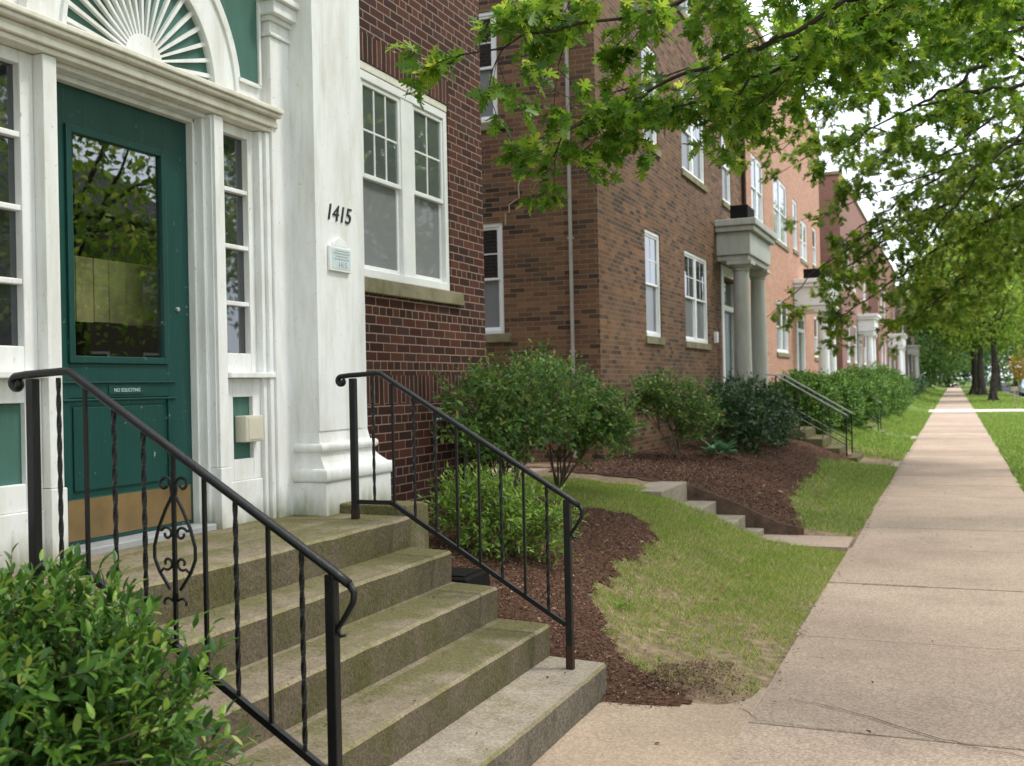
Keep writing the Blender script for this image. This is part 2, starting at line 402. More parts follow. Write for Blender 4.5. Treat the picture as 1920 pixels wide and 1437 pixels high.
def leaves(name, tpl, P, D, N, S, mat, parent=None):
    tv, tf = tpl; D = unit(np.asarray(D, float)); X = unit(np.cross(D, N)); Z = np.cross(X, D); S = np.asarray(S, float)
    V = P[:, None, :] + S[:, None, None] * (tv[None, :, 0:1] * X[:, None] + tv[None, :, 1:2] * D[:, None] + tv[None, :, 2:3] * Z[:, None])
    F = tf[None] + (np.arange(len(P)) * len(tv))[:, None, None]
    return np_mesh(name, V.reshape(-1, 3), F.reshape(-1, 3), mat, parent)
def rdir(n, zbias=0.):
    d = rng.normal(size=(n, 3)); d[:, 2] += zbias; return unit(d)

# ------------------------------------------------------------------ camera, sky, sun
cam = bpy.data.cameras.new('camera'); co = bpy.data.objects.new('camera', cam); COL.objects.link(co); scene.camera = co
yc = np.array([829 / 2000, 11.5 / 2000, -1.]); yc /= np.linalg.norm(yc)
uc = np.array([-.022, 1., 0.]); uc -= yc * (uc @ yc); uc /= np.linalg.norm(uc)
RM = np.array([np.cross(yc, uc), yc, uc])
mw = Matrix([[*map(float, RM[i]), 0] for i in range(3)] + [[0, 0, 0, 1]]); mw.translation = (0, 0, 1.6)
co.matrix_world = mw
cam.sensor_width = 36; cam.lens = 37.5; cam.clip_start = .05; cam.clip_end = 2000
cam.dof.use_dof = True; cam.dof.focus_distance = 4.9; cam.dof.aperture_fstop = 4.2

SUN_EL, SUN_AZ = 58., 62.     # azimuth from +Y (street) towards +X
g = NG(world.node_tree); wn = world.node_tree.nodes; wn.clear()
sky = g.n('ShaderNodeTexSky', sky_type='NISHITA', sun_disc=False); sky.sun_elevation = R(SUN_EL); sky.sun_rotation = R(SUN_AZ)
sky.dust_density = 3.; sky.air_density = 1.; sky.altitude = 100
tc = g.coord('Generated')
cl = g.ramp(g.noise(tc, 2.2, 6, .55), [(.30, .82), (.62, 1.)])
bg = g.n('ShaderNodeBackground'); bg.inputs['Strength'].default_value = .125
white = g.n('ShaderNodeRGB'); white.outputs[0].default_value = (11.2, 11.9, 13.0, 1)
g.l(g.mix(cl, sky.outputs[0], white.outputs[0]), bg.inputs['Color'])
wo = g.n('ShaderNodeOutputWorld'); g.l(bg.outputs[0], wo.inputs[0])
sl = bpy.data.lights.new('sun', 'SUN'); sl.energy = 2.2; sl.angle = R(10); sl.color = (1, .95, .87)
so = bpy.data.objects.new('sun', sl); COL.objects.link(so)
sd = Vector((math.sin(R(SUN_AZ)) * math.cos(R(SUN_EL)), math.cos(R(SUN_AZ)) * math.cos(R(SUN_EL)), math.sin(R(SUN_EL))))
so.rotation_euler = sd.to_track_quat('Z', 'Y').to_euler(); so.location = (20, 20, 40)
scene.view_settings.view_transform = 'Standard'; scene.view_settings.look = 'None'
scene.view_settings.exposure = .6; scene.view_settings.gamma = 1
scene.render.engine = 'CYCLES'
cy = scene.cycles; cy.use_denoising = True; cy.max_bounces = 8; cy.diffuse_bounces = 4; cy.glossy_bounces = 4; cy.transparent_max_bounces = 8; cy.transmission_bounces = 6
cy.sample_clamp_indirect = 8

# ------------------------------------------------------------------ ground
PX = [-60., .95, 1.2, 1.65, 2.1, 2.6, 3.2, 4., 60.]
PZ = [-.012, -.012, .03, .08, .28, .47, .58, .64, .70]
def terr(x, y=None):
    z = np.interp(-np.asarray(x, float), PX, PZ)
    if y is not None:
        y = np.asarray(y, float)
        z = z + .012 * np.sin(x * 5.1 + y * 3.7) * np.sin(y * 2.3 - x * 4) * np.clip((-x - 1.) * 2, 0, 1)
        f = np.clip((5.35 - y) / .3, 0, 1) * np.clip((y - 2.45) / .2, 0, 1)         # the stair well stays level
        z = z * (1 - f) + (-.02) * f * (x < -.9) + z * f * (x >= -.9)
        a = np.clip((y - 9.85) / .1, 0, 1) * np.clip((11.35 - y) / .1, 0, 1) * (x < -.95) * (x > -2.75)  # the side path's cut
        z = np.where((a > .5) & (y > 10.2) & (y < 11.24), np.minimum(z, np.interp(-x, [.9, 1.8, 2.75], [-.03, -.03, .3])), z)
    return z
MULCH1 = [(-1.22, 5.2), (-1.32, 5.33), (-1.52, 5.44), (-1.68, 5.58), (-1.92, 5.82), (-2.10, 6.3), (-2.2, 7.1), (-2.22, 8.2), (-2.39, 8.85), (-2.93, 8.75), (-3.7, 8.6), (-4.4, 8.6), (-4.4, 5.0), (-1.45, 5.0)]
MULCH2 = [(-1.45, 11.23), (-1.50, 11.6), (-1.85, 13.0), (-1.95, 15.0), (-1.92, 16.6), (-2.1, 18.3), (-1.75, 20.0), (-1.7, 20.9), (-4.2, 20.9), (-4.2, 11.6), (-6, 11.6), (-6, 11.32), (-4.2, 11.12), (-2.3, 11.12), (-1.9, 11.2)]
MULCH0 = [(-1.3, 2.5), (-1.5, -2.5), (-4.4, -2.5), (-4.4, 2.62), (-1.5, 2.62)]
def inpoly(px, py, poly):
    r = np.zeros(px.shape, bool); n = len(poly)
    for i in range(n):
        (x1, y1), (x2, y2) = poly[i], poly[(i + 1) % n]
        c = ((y1 > py) != (y2 > py)) & (px < (x2 - x1) * (py - y1) / (y2 - y1 + 1e-12) + x1); r ^= c
    return r
def wobble(x, y, a=.06):
    return x + a * np.sin(y * 9 + 2 * np.sin(x * 6)) * .6 + a * .5 * np.sin(y * 23 + x * 17), y + a * np.sin(x * 8 + 1) * .6 + a * .5 * np.sin(x * 27 - y * 15)
def is_mulch(x, y):
    wx, wy = wobble(x, y)
    return inpoly(wx, wy, MULCH1) | inpoly(wx, wy, MULCH2) | inpoly(wx, wy, MULCH0)
def grid(xs, ys, keep):
    X, Y = np.meshgrid(xs, ys); Z = terr(X, Y)
    V = np.stack([X, Y, Z], -1).reshape(-1, 3); nx = len(xs)
    i = (np.arange(len(ys) - 1)[:, None] * nx + np.arange(nx - 1)[None]).ravel()
    F = np.stack([i, i + 1, i + nx + 1, i + nx], -1)
    c = V[F].mean(1); F = F[keep(c[:, 0], c[:, 1])]
    u, inv = np.unique(F, return_inverse=True)
    return V[u], inv.reshape(F.shape)
fx = np.arange(-6., -.909, .045); fy = np.arange(-2.6, 24.01, .045)
V, F = grid(fx, fy, lambda x, y: is_mulch(x, y))
tag(np_mesh('mulch_bed', V + np.array([0, 0, .012]), F, M['mulch'], smooth=True), 'dark brown wood mulch on the sloping beds', 'mulch', kind='stuff')
V1, F1 = grid(fx, fy, lambda x, y: np.ones(len(x), bool))
gx = np.concatenate([[-400, -60, -20, -6.0]]); gy0 = [-60, -20, -2.6]
tag(np_mesh('lawn', V1, F1, M['soil'], smooth=True), kind='structure')
big = MB()
for (x0, x1) in ((-400, -60), (-60, -6.0)):
    za, zb = float(terr(x0)), float(terr(x1))
    big.add([(x0, -80, za), (x1, -80, zb), (x1, 900, zb), (x0, 900, za)], [(0, 1, 2, 3)])
xs2 = [-6., -4, -3.2, -2.6, -2.1, -1.65, -1.2, -.95]
for (ya, yb) in ((-80, -2.6), (24.0, 900)):
    for a, b in zip(xs2[:-1], xs2[1:]):
        za, zb = float(terr(a)), float(terr(b)); big.add([(a, ya, za), (b, ya, zb), (b, yb, zb), (a, yb, za)], [(0, 1, 2, 3)])
big.add([(-.95, -80, -.02), (4.6, -80, -.02), (4.6, 900, -.02), (-.95, 900, -.02)], [(0, 1, 2, 3)])
big.add([(12., -80, -.02), (400, -80, .0), (400, 900, .0), (12., 900, -.02)], [(0, 1, 2, 3)])
tag(big.build('ground', M['verge']), kind='structure')
tag(MB().add([(4.58, -80, -.14), (12.02, -80, -.14), (12.02, 900, -.14), (4.58, 900, -.14)], [(0, 1, 2, 3)]).build('road', M['asphalt']), kind='structure')
kb = MB()
for x in (4.5, 11.9): kb.box(x, x + .16, -80, 300, -.2, .012)
tag(kb.build('kerb', M['kerb']), kind='structure')

# sidewalk in slabs with joints
sw = MB(); ys = [-3.0, -1.4, .2, 1.75, 3.3, 5.03, 6.85, 8.72, 10.56, 12.1]
while ys[-1] < 300: ys.append(ys[-1] + (1.62 if ys[-1] < 60 else 3.2))
for i, (a, b) in enumerate(zip(ys[:-1], ys[1:])):
    e = random.uniform(-.004, .004); j = .009
    wl = -.945 + .012 * math.sin(i * 1.7); wr = .85 + .012 * math.sin(i * 2.3)
    pale = 51.5 < .5 * (a + b) < 57.
    if not pale: sw.box(wl, wr, a + j, b - j, -.1, .004 + e)
tag(sw.build('sidewalk', M['walk'], bevel=.006), kind='structure')
tag(MB().box(-.90, .84, -3, 300, -.1, -.012).build('joint_bed', M['crack']), kind='structure')
dw = MB(); dw.box(-12, -.96, 52.5, 56.2, -.1, .02); dw.box(-.945, .85, 51.6, 56.8, -.1, .014); dw.box(.86, 4.5, 52.5, 56.2, -.1, .008)
tag(dw.build('driveway', M['walk_pale']), kind='structure')
for i, (y0, y1) in enumerate(((20.3, 21.6), (29.6, 31.0))):
    tag(MB().box(-2.2, -.962, y0, y1, -.1, .012).build('entry_walk', M['walk']), kind='structure')

# the concrete apron from the stairs to the sidewalk, with a rounded flare
apr = [(-1.72, 2.55), (-.925, 2.55), (-.925, 5.60), (-.962, 5.60)]
apr += [(-.962 - .10 * (1 - math.cos(t)) * 2.2, 5.52 - .30 * math.sin(t)) for t in np.linspace(.15, 1.4, 7)]
apr += [(-1.45, 5.235), (-1.72, 5.235)]
n_ = len(apr)
tag(MB().prism(apr, -.1, .0098, 2).build('front_walk', M['walk_front'], bevel=.004), kind='structure')
def strip(path, w, z):
    m = MB(); vs = []
    for i, p in enumerate(path):
        a = Vector(path[max(i - 1, 0)]); b = Vector(path[min(i + 1, len(path) - 1)]); t = (b - a).normalized(); nn = Vector((-t.y, t.x))
        ww = w * (.55 + .9 * random.random()) * (.3 if i in (0, len(path) - 1) else 1)
        q = Vector(p); vs += [(*(q + nn * ww), z), (*(q - nn * ww), z)]
    m.add(vs, [(2 * i, 2 * i + 1, 2 * i + 3, 2 * i + 2) for i in range(len(path) - 1)]); return m
def jag(path, k=5, a=.012):
    out = []
    for p, q in zip(path[:-1], path[1:]):
        for i in range(k):
            t = i / k; out.append((p[0] + (q[0] - p[0]) * t + random.uniform(-a, a), p[1] + (q[1] - p[1]) * t + random.uniform(-a, a)))
    return out + [path[-1]]
cr = strip(jag([(-1.02, 5.22), (-.86, 5.06), (-.45, 5.012), (.0, 5.03), (.24, 5.02), (.7, 4.95)]), .0016, .0112)
c2 = strip(jag([(-.796, 5.46), (-.477, 5.315), (-.095, 5.043), (.236, 4.91), (.6, 4.72), (.84, 4.6)]), .0032, .0113)
for m2 in (c2, strip(jag([(-.7, 8.70), (-.2, 8.69)], 8, .008), .004, .0112), strip(jag([(.0, 10.57), (.6, 10.55)], 8, .01), .005, .0112)): cr.add(m2.v, m2.f)
tag(cr.build('pavement_crack', M['crack']), kind='structure')

# mulch chips
def scatter(n, x0, x1, y0, y1, ok):
    x = rng.uniform(x0, x1, n); y = rng.uniform(y0, y1, n); k = ok(x, y); return x[k], y[k]
def near_mulch(x, y):
    wx, wy = wobble(x, y, .06); q = rng.normal(0, .10, (2, len(x)))
    return (inpoly(wx + q[0], wy + q[1], MULCH1) | inpoly(wx + q[0], wy + q[1], MULCH2) | ((y < 5.75 + .15 * np.sin(x * 9)) & (y > 5.26) & (x < -.99) & (rng.uniform(size=len(x)) < np.clip(.55 - (x + 1.5) * 1.1, .05, .5)))) & ~((y > 9.6) & (y < 11.2))
def chips():
    xs, ys_ = [], []
    for (n, a, b, c, d) in ((70000, -4.2, -1.3, 5.0, 9.2), (50000, -4.2, -1.3, 11.2, 16), (12000, -4.2, -1.6, 16, 21), (12000, -4.2, -1.3, .5, 2.7)):
        x, y = scatter(n, a, b, c, d, is_mulch); xs.append(x); ys_.append(y)
    for (n, a, b, c, d) in ((9000, -1.5, -.97, 5.26, 6.0), (26000, -4.2, -1.1, 5.27, 9.4), (14000, -4.2, -1.3, 11.2, 18)):
        x, y = scatter(n, a, b, c, d, near_mulch); xs.append(x); ys_.append(y)
    x = np.concatenate(xs); y = np.concatenate(ys_); n = len(x)
    P = np.stack([x, y, terr(x, y) + .010 + rng.uniform(0, .016, n)], -1)
    D = rdir(n) * np.array([1, 1, .35]); N = rdir(n) * .8 + np.array([0, 0, 1.])
    S = rng.uniform(.008, .026, n) * np.where(y > 11, 1.4, 1)
    tag(leaves('wood_chips', tpl_small(.4), P, D, N, S, M['chip']), 'loose reddish brown wood chips scattered over the mulch beds', 'wood chips', kind='stuff')
chips()

# grass
def pnoise(x, y, s): return np.sin(x * s + 1.3 * np.sin(y * s * .7)) * np.sin(y * s * 1.1 + 1.7 * np.sin(x * s * .6 + 2))
def grass(name, n, box_, hgt, wid, mat, sparse=True, label=''):
    def ok(x, y):
        k = ~is_mulch(x, y) if box_[1] < 0 else np.ones(len(x), bool)
        if sparse == 'fade': k &= rng.uniform(size=len(x)) < np.clip((y - 6.7) / 3.4 + .45 * pnoise(x, y, 4.) + .25 * pnoise(x, y + 4, 11), 0.02, 1) * np.where(x > -1.25, .75, 1)
        elif sparse:
            p = .52 + .34 * pnoise(x, y, 4.3) + .30 * pnoise(x + 3, y, 9) + .26 * pnoise(x, y + 7, 23) + .2 * pnoise(x + 1, y, 47)
            edge = np.clip((6.9 - y) / 1.2, 0, 1) * .27 + np.clip((x + 1.25) / .3, 0, 1) * .12 + np.clip((7.6 - y) / 1.5, 0, 1) * np.exp(-((x + 1.15) / .28) ** 2) * .3
            k &= rng.uniform(size=len(x)) < np.clip(p - edge + .24, .012, 1)
        k &= ~((y > 2.4) & (y < 5.27 + .02 * np.sin(x * 20)))
        k &= ~((y > 10.42 + .03 * np.sin(x * 14)) & (y < 11.3) & (x > -6) & (x < 0))
        for a, b in ((20.25, 21.65), (29.55, 31.05), (51.5, 56.9)): k &= ~((y > a) & (y < b) & (x > -2.3) & ((x < 0) | (y > 50)))
        k &= ~((x < -1.6) & (y > 19.9) & (y < 21.9)) & ~((x < -1.6) & (y > 29.2) & (y < 31.3))
        fill = (x > -1.22) & (y > 5.2) & (y < 5.55 - .9 * (x + .95) * -1.2)
        return k & ~((x > -1.16) & (y < 5.26 + .9 * np.clip(x + 1.16, 0, 1) ** 1.0 * 1.3))
    x, y = scatter(n, *box_, ok); n = len(x)
    P = np.stack([x, y, terr(x, y) - .004], -1)
    D = rdir(n) * np.array([.75, .75, .3]) + np.array([0, 0, .75]); N = rdir(n)
    S = hgt * rng.uniform(.5, 1.3, n)
    return tag(leaves(name, (np.array([(-wid, 0, 0), (wid, 0, 0), (wid * .6, .55, .06), (-wid * .6, .55, .06), (0, 1, .3)]), np.array([(0, 1, 2), (0, 2, 3), (3, 2, 4)])), P, D, N, S, mat), label, 'grass', kind='stuff')
grass('grass', 110000, (-4.5, -.955, 5.6, 10.5), .046, .042, M['blade_lush'], 'fade', 'fresh green grass along the near side of the passage steps')
grass('grass', 200000, (-4.5, -.955, 5.3, 11.), .046, .042, M['blade'], True, 'patchy short grass with dry blades on the slope beside the stairs')
grass('grass', 26000, (-2.4, -.955, 11.3, 20.2), .06, .07, M['blade_lush'], False, 'short green grass between mulch bed and sidewalk by the second house')
grass('grass', 45000, (-4., -.955, 20.2, 52.), .075, .14, M['blade_lush'], False, 'bright green lawn in front of the farther brick houses')
grass('grass', 45000, (.86, 4.45, 10., 52.), .075, .14, M['blade_lush'], False, 'bright green verge between the sidewalk and the road')
grass('grass', 20000, (.86, 4.45, 57., 130.), .11, .25, M['blade_lush'], False, 'far green verge under the street trees')
grass('grass', 16000, (-4., -.96, 57., 130.), .11, .25, M['blade_lush'], False, 'far green lawn beyond the crossing driveway')
# ------------------------------------------------------------------ buildings
def front(xf): return lambda u, v, w: (xf + w, u, v)
def side(ys_): return lambda u, v, w: (u, ys_ - w, v)
def mbox(mb, mp, u0, u1, v0, v1, w0, w1):
    a, b = mp(u0, v0, w0), mp(u1, v1, w1); return mb.box(a[0], b[0], a[1], b[1], a[2], b[2])
def holed_wall(mb, mp, u0, u1, v0, v1, holes, depth=.16):
    us = sorted({u0, u1, *[c for h in holes for c in h[:2] if u0 < c < u1]}); vs = sorted({v0, v1, *[c for h in holes for c in h[2:4] if v0 < c < v1]})
    for a, b in zip(us[:-1], us[1:]):
        for c, d in zip(vs[:-1], vs[1:]):
            m, k = (a + b) / 2, (c + d) / 2
            if not any(h[0] < m < h[1] and h[2] < k < h[3] for h in holes):
                mb.add([mp(a, c, 0), mp(b, c, 0), mp(b, d, 0), mp(a, d, 0)], [(0, 1, 2, 3)])
    for (a, b, c, d) in holes:
        q = [(a, c), (b, c), (b, d), (a, d)]
        for (p, r) in zip(q, q[1:] + q[:1]):
            mb.add([mp(*p, 0), mp(*r, 0), mp(*r, -depth), mp(*p, -depth)], [(0, 1, 2, 3)])
    return mb
def pane(mp, parent, u0, u1, v0, v1, w, mat):
    m = MB(); mbox(m, mp, u0, u1, v0, v1, w - .006, w); return m.build('pane', mat, parent)
def window(mp, bld, u0, u1, v0, v1, units=None, cols=0, rows=2, recess=.07, sill=True, fw=.055, lower='glass_blind', upper='glass', head=0., sillext=.08, sillh=.11):
    """double-hung window: mesh 'window' (outer frame) > pane, sash, sill"""
    f = MB(); w1 = -recess + .035; w0 = -recess - .05
    mbox(f, mp, u0, u0 + fw, v0, v1, w0, w1); mbox(f, mp, u1 - fw, u1, v0, v1, w0, w1)
    mbox(f, mp, u0 + fw, u1 - fw, v1 - fw, v1, w0, w1); mbox(f, mp, u0 + fw, u1 - fw, v0, v0 + fw, w0, w1 + .012)
    units = units or [(u0 + fw, u1 - fw, cols)]
    for (a, b, _), (c, d, _) in zip(units[:-1], units[1:]): mbox(f, mp, b, c, v0 + fw, v1 - fw, w0, w1 - .004)
    win = f.build('window', M['vinyl'], bld, bevel=.006)
    for (a, b, nc) in units:
        lo, hi = v0 + fw, v1 - fw; mid = (lo + hi) / 2 - .01; r = .032
        s = MB()
        for (c, d, o) in ((mid - .012, hi, -.012), (lo, mid + .02, -.034)):
            ws0, ws1 = w1 + o - .022, w1 + o
            mbox(s, mp, a, a + r, c, d, ws0, ws1); mbox(s, mp, b - r, b, c, d, ws0, ws1)
            mbox(s, mp, a + r, b - r, d - r, d, ws0, ws1); mbox(s, mp, a + r, b - r, c, c + r, ws0, ws1)
        if nc:
            g0, g1 = w1 - .034, w1 - .020
            for i in range(1, nc): uu = a + r + (b - a - 2 * r) * i / nc; mbox(s, mp, uu - .008, uu + .008, mid + .02, hi - r, g0, g1)
            for i in range(1, rows): vv = mid + .02 + (hi - r - mid - .02) * i / rows; mbox(s, mp, a + r, b - r, vv - .008, vv + .008, g0 - .001, g1 - .001)
        s.build('sash', M['vinyl'], win, bevel=.004)
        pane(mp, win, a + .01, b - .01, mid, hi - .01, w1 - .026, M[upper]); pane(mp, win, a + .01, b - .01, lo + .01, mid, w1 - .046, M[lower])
    if sill:
        m = MB(); mbox(m, mp, u0 - sillext, u1 + sillext, v0 - sillh, v0 - .002, -.10, .035); m.build('sill', M['stone'], win, bevel=.008)
    if head:
        m = MB(); mbox(m, mp, u0 + .001, u1 - .001, v1 + .002, v1 + head - .001, -.10, -.006); m.build('head_board', M['cream'], win, bevel=.006)
    return win
def shell(mb, x0, x1, y0, y1, z0, z1, skip=()):
    P = lambda x, y, z: (x, y, z)
    if 'n' not in skip: mb.add([(x0, y1, z0), (x1, y1, z0), (x1, y1, z1), (x0, y1, z1)], [(0, 1, 2, 3)])
    if 's' not in skip: mb.add([(x0, y0, z0), (x1, y0, z0), (x1, y0, z1), (x0, y0, z1)], [(0, 1, 2, 3)])
    if 'w' not in skip: mb.add([(x0, y0, z0), (x0, y1, z0), (x0, y1, z1), (x0, y0, z1)], [(0, 1, 2, 3)])
    if 'e' not in skip: mb.add([(x1, y0, z0), (x1, y1, z0), (x1, y1, z1), (x1, y0, z1)], [(0, 1, 2, 3)])
    return mb
def roof(bld, x0, x1, y0, y1, z, brickmat=None):
    m = MB(); m.box(x0, x1 - .25, y0 + .25, y1 - .25, z - .4, z - .25); r = m.build('roof', M['roof'], bld)
    c = MB(); c.box(x1 - .28, x1 + .06, y0 - .06, y1 + .06, z + .001, z + .12); c.box(x0, x1 - .281, y0 - .06, y0 + .25, z + .001, z + .119); c.box(x0, x1 - .281, y1 - .25, y1 + .06, z + .001, z + .119)
    c.build('coping', M['stone'], r, bevel=.01)

# ---- the near house with the white entrance
XW = -3.6
B1 = empty('apartment_house', (-3.6, 3.93, .6), 'dark maroon brick house with a white classical entrance and green door', 'house')
wall = MB(); fp = front(XW)
DOORH = (3.0, 4.87, .9, 3.05); WINH = (5.62, 7.49, 2.345, 3.795); UPW = (5.62, 7.49, 5.3, 6.75)
holed_wall(wall, fp, -6., 8.13, .2, 9.3, [DOORH, WINH, UPW, (.3, 1.9, 2.345, 3.735), (.3, 1.9, 5.3, 6.75), (3.2, 4.7, 5.3, 6.75)])
shell(wall, -16, XW, -6., 8.13, .2, 9.3, skip='e'); wall.build('wall', M['brick1'], B1)
roof(B1, -16, XW, -6, 8.13, 9.3)
window(fp, B1, 5.62, 7.49, 2.345, 3.735, upper='glass_pale', units=[(5.68, 6.155, 2), (6.20, 6.75, 3), (6.935, 7.435, 2)], recess=.045, head=.06, sillext=.16, sillh=.105, fw=.06, lower='glass_blind')
for h in (UPW, (.3, 1.9, 2.345, 3.735), (.3, 1.9, 5.3, 6.75), (3.2, 4.7, 5.3, 6.75)):
    a, b = h[:2]; window(fp, B1, *h, units=[(a + .06, (a + b) / 2 - .05, 3), ((a + b) / 2 + .05, b - .06, 3)], recess=.045, fw=.06)

EC = 3.935                                                  # the entrance's centre line
def both(fn):                                               # the same member on both sides of the door
    fn(lambda y: y); fn(lambda y: 2 * EC - y)
def bx(m, s, x0, x1, y0, y1, z0, z1): m.box(x0, x1, s(y0), s(y1), z0, z1)
sur = MB(); LZ = .895
def mull(s):
    bx(sur, s, -3.66, -3.46, 4.452, 4.526, 1.215, 3.02); bx(sur, s, -3.66, -3.452, 4.444, 4.531, LZ, 1.213)
    bx(sur, s, -3.66, -3.515, 4.424, 4.4518, LZ + .02, 3.02); bx(sur, s, -3.66, -3.56, 4.405, 4.4238, LZ + .02, 3.02)
    bx(sur, s, -3.66, -3.475, 4.4435, 4.4518, 1.214, 3.02)
both(mull)
sur.box(-3.66, -3.50, 3.43, 4.44, 3.000, 3.022); sur.box(-3.66, -3.56, 3.44, 4.43, 2.975, 2.9995)
door_frame = sur.build('door_frame', M['white'], B1, bevel=.004)
lin = MB()
for (z0, z1, x) in ((3.022, 3.048, -3.445), (3.0485, 3.078, -3.425), (3.0785, 3.100, -3.435), (3.1005, 3.122, -3.40), (3.1225, 3.150, -3.385)): lin.box(-3.6, x, 2.905, 4.965, z0, z1)
lin.build('lintel', M['cream'], B1, bevel=.006)
# sidelights
def sidelight(s):
    f = MB()
    bx(f, s, -3.60, -3.515, 4.5262, 4.595, 1.703, 3.02); bx(f, s, -3.60, -3.515, 4.800, 4.852, 1.703, 3.02)
    bx(f, s, -3.60, -3.516, 4.5955, 4.7995, 1.703, 1.805); bx(f, s, -3.60, -3.516, 4.5955, 4.7995, 2.965, 3.02)
    bx(f, s, -3.60, -3.475, 4.8525, 4.885, LZ, 3.02); bx(f, s, -3.60, -3.455, 4.8855, 4.922, LZ, 3.0195)
    for z in (2.070, 2.372, 2.673): bx(f, s, -3.565, -3.52, 4.5956, 4.7994, z - .012, z + .012)
    o = f.build('sidelight', M['white'], B1, bevel=.004)
    p = MB(); bx(p, s, -3.560, -3.552, 4.58, 4.82, 1.78, 2.98); p.build('pane', M['glass'], o)
    q = MB(); bx(q, s, -3.60, -3.445, 4.535, 4.93, 1.672, 1.702); q.build('sill', M['white'], o, bevel=.005)
    r = MB()
    bx(r, s, -3.60, -3.50, 4.527, 4.614, 1.13, 1.671); bx(r, s, -3.60, -3.50, 4.785, 4.852, 1.13, 1.671)
    bx(r, s, -3.60, -3.501, 4.6145, 4.7845, 1.572, 1.671); bx(r, s, -3.60, -3.501, 4.6145, 4.7845, 1.13, 1.243); bx(r, s, -3.60, -3.49, 4.527, 4.852, LZ, 1.129)
    r.build('panel_frame', M['white'], o, bevel=.004)
    t = MB(); bx(t, s, -3.60, -3.525, 4.61, 4.79, 1.24, 1.576); t.build('panel', M['palegreen'], o)
both(sidelight)
# secondary pilasters with capitals, and the big pilasters
def strip_(s):
    f = MB(); bx(f, s, -3.6, -3.44, 4.9225, 5.20, LZ, 3.555)
    for (z0, z1, x, e) in ((3.556, 3.575, -3.425, .012), (3.5755, 3.64, -3.44, 0), (3.6405, 3.668, -3.42, .015), (3.6685, 3.74, -3.385, .035), (3.7405, 3.775, -3.36, .055)): bx(f, s, -3.6, x, 4.9225 - e, 5.20, z0, z1)
    bx(f, s, -3.6, -3.44, 4.9225, 5.20, 3.776, 4.5)
    f.build('inner_pilaster', M['white'], B1, bevel=.005)
    p = MB()
    def ring(z, x, a, b): return [(-3.6, s(a), z), (x, s(a), z), (x, s(b), z), (-3.6, s(b), z)]
    prof = [(LZ, -3.228, 5.065, 5.80), (1.082, -3.228, 5.065, 5.80), (1.084, -3.235, 5.072, 5.79), *[(1.122 + .036 * math.sin(t), -3.224 + .014 * math.cos(t), 5.062 - .014 * math.cos(t), 5.803 + .014 * math.cos(t)) for t in np.linspace(-1.5, 1.5, 9)],
            (1.160, -3.238, 5.076, 5.785), (1.172, -3.248, 5.08, 5.77), (1.19, -3.26, 5.086, 5.74), (1.21, -3.269, 5.089, 5.71), (1.23, -3.275, 5.091, 5.69), (1.25, -3.278, 5.092, 5.678), *[(1.276 + .024 * math.sin(t), -3.266 + .016 * math.cos(t), 5.082 - .016 * math.cos(t), 5.680 + .016 * math.cos(t)) for t in np.linspace(-1.5, 1.5, 9)], (1.30, -3.282, 5.094, 5.652), (1.36, -3.29, 5.10, 5.635)]
    p.loft([ring(*a) for a in prof] + [ring(4.3, -3.29, 5.10, 5.635)])
    pil = p.build('pilaster', M['white'], B1, bevel=.004)
    q = MB(); bx(q, s, -3.289, -3.284, 5.10, 5.575, 1.37, 4.29); q.build('shaft_face', M['white'], pil)
    if True:
        q = MB(); bx(q, s, -3.6, -3.20, 5.03, 5.70, 4.302, 4.36); bx(q, s, -3.6, -3.15, 4.98, 5.75, 4.3605, 4.45); q.build('capital', M['white'], pil, bevel=.01)
both(strip_)
ent = MB(); ent.box(-3.6, -3.18, 2.1, 5.78, 4.451, 4.85); ent.box(-3.6, -3.05, 2.0, 5.88, 4.851, 4.98); ent.build('entablature', M['white'], B1, bevel=.01)
# fanlight
fan = MB(); fan.box(-3.6, -3.50, 2.905, 4.965, 3.151, 4.45); fanpanel = fan.build('fanlight_wall', M['white'], B1)
FC, FZ = 3.955, 3.152
def arcpts(r, a0, a1, n): return [(FC + r * math.cos(a0 + (a1 - a0) * i / n), FZ + r * math.sin(a0 + (a1 - a0) * i / n)) for i in range(n + 1)]
d = MB(); d.prism(arcpts(.50, 0, math.pi, 32), -3.499, -3.488); d.build('fanlight', M['palegreen'], fanpanel)
def annulus(m, r0, r1, x0, x1, n=40):
    o, i_ = arcpts(r1, 0, math.pi, n), arcpts(r0, 0, math.pi, n)
    for k in range(n): m.prism([i_[k], o[k], o[k + 1], i_[k + 1]], x0, x1)
a = MB(); annulus(a, .492, .515, -3.499, -3.445); annulus(a, .515, .675, -3.499, -3.462); annulus(a, .675, .70, -3.499, -3.45); a.build('arch_moulding', M['white'], fanpanel)
sb = MB(); sb.prism(arcpts(.125, 0, math.pi, 20), -3.4875, -3.464)
for k in range(19):
    t = math.pi * (k + .75) / 19.5; c, s_ = math.cos(t), math.sin(t)
    def q(r, w): return [(FC + r * c - w * s_, FZ + r * s_ + w * c), (FC + r * c + w * s_, FZ + r * s_ - w * c)]
    (p1, p2), (p3, p4) = q(.118, .0050), q(.494, .0105)
    sb.prism([p2, p4, p3, p1], -3.4872, -3.468)
sb.build('sunburst', M['white'], fanpanel)
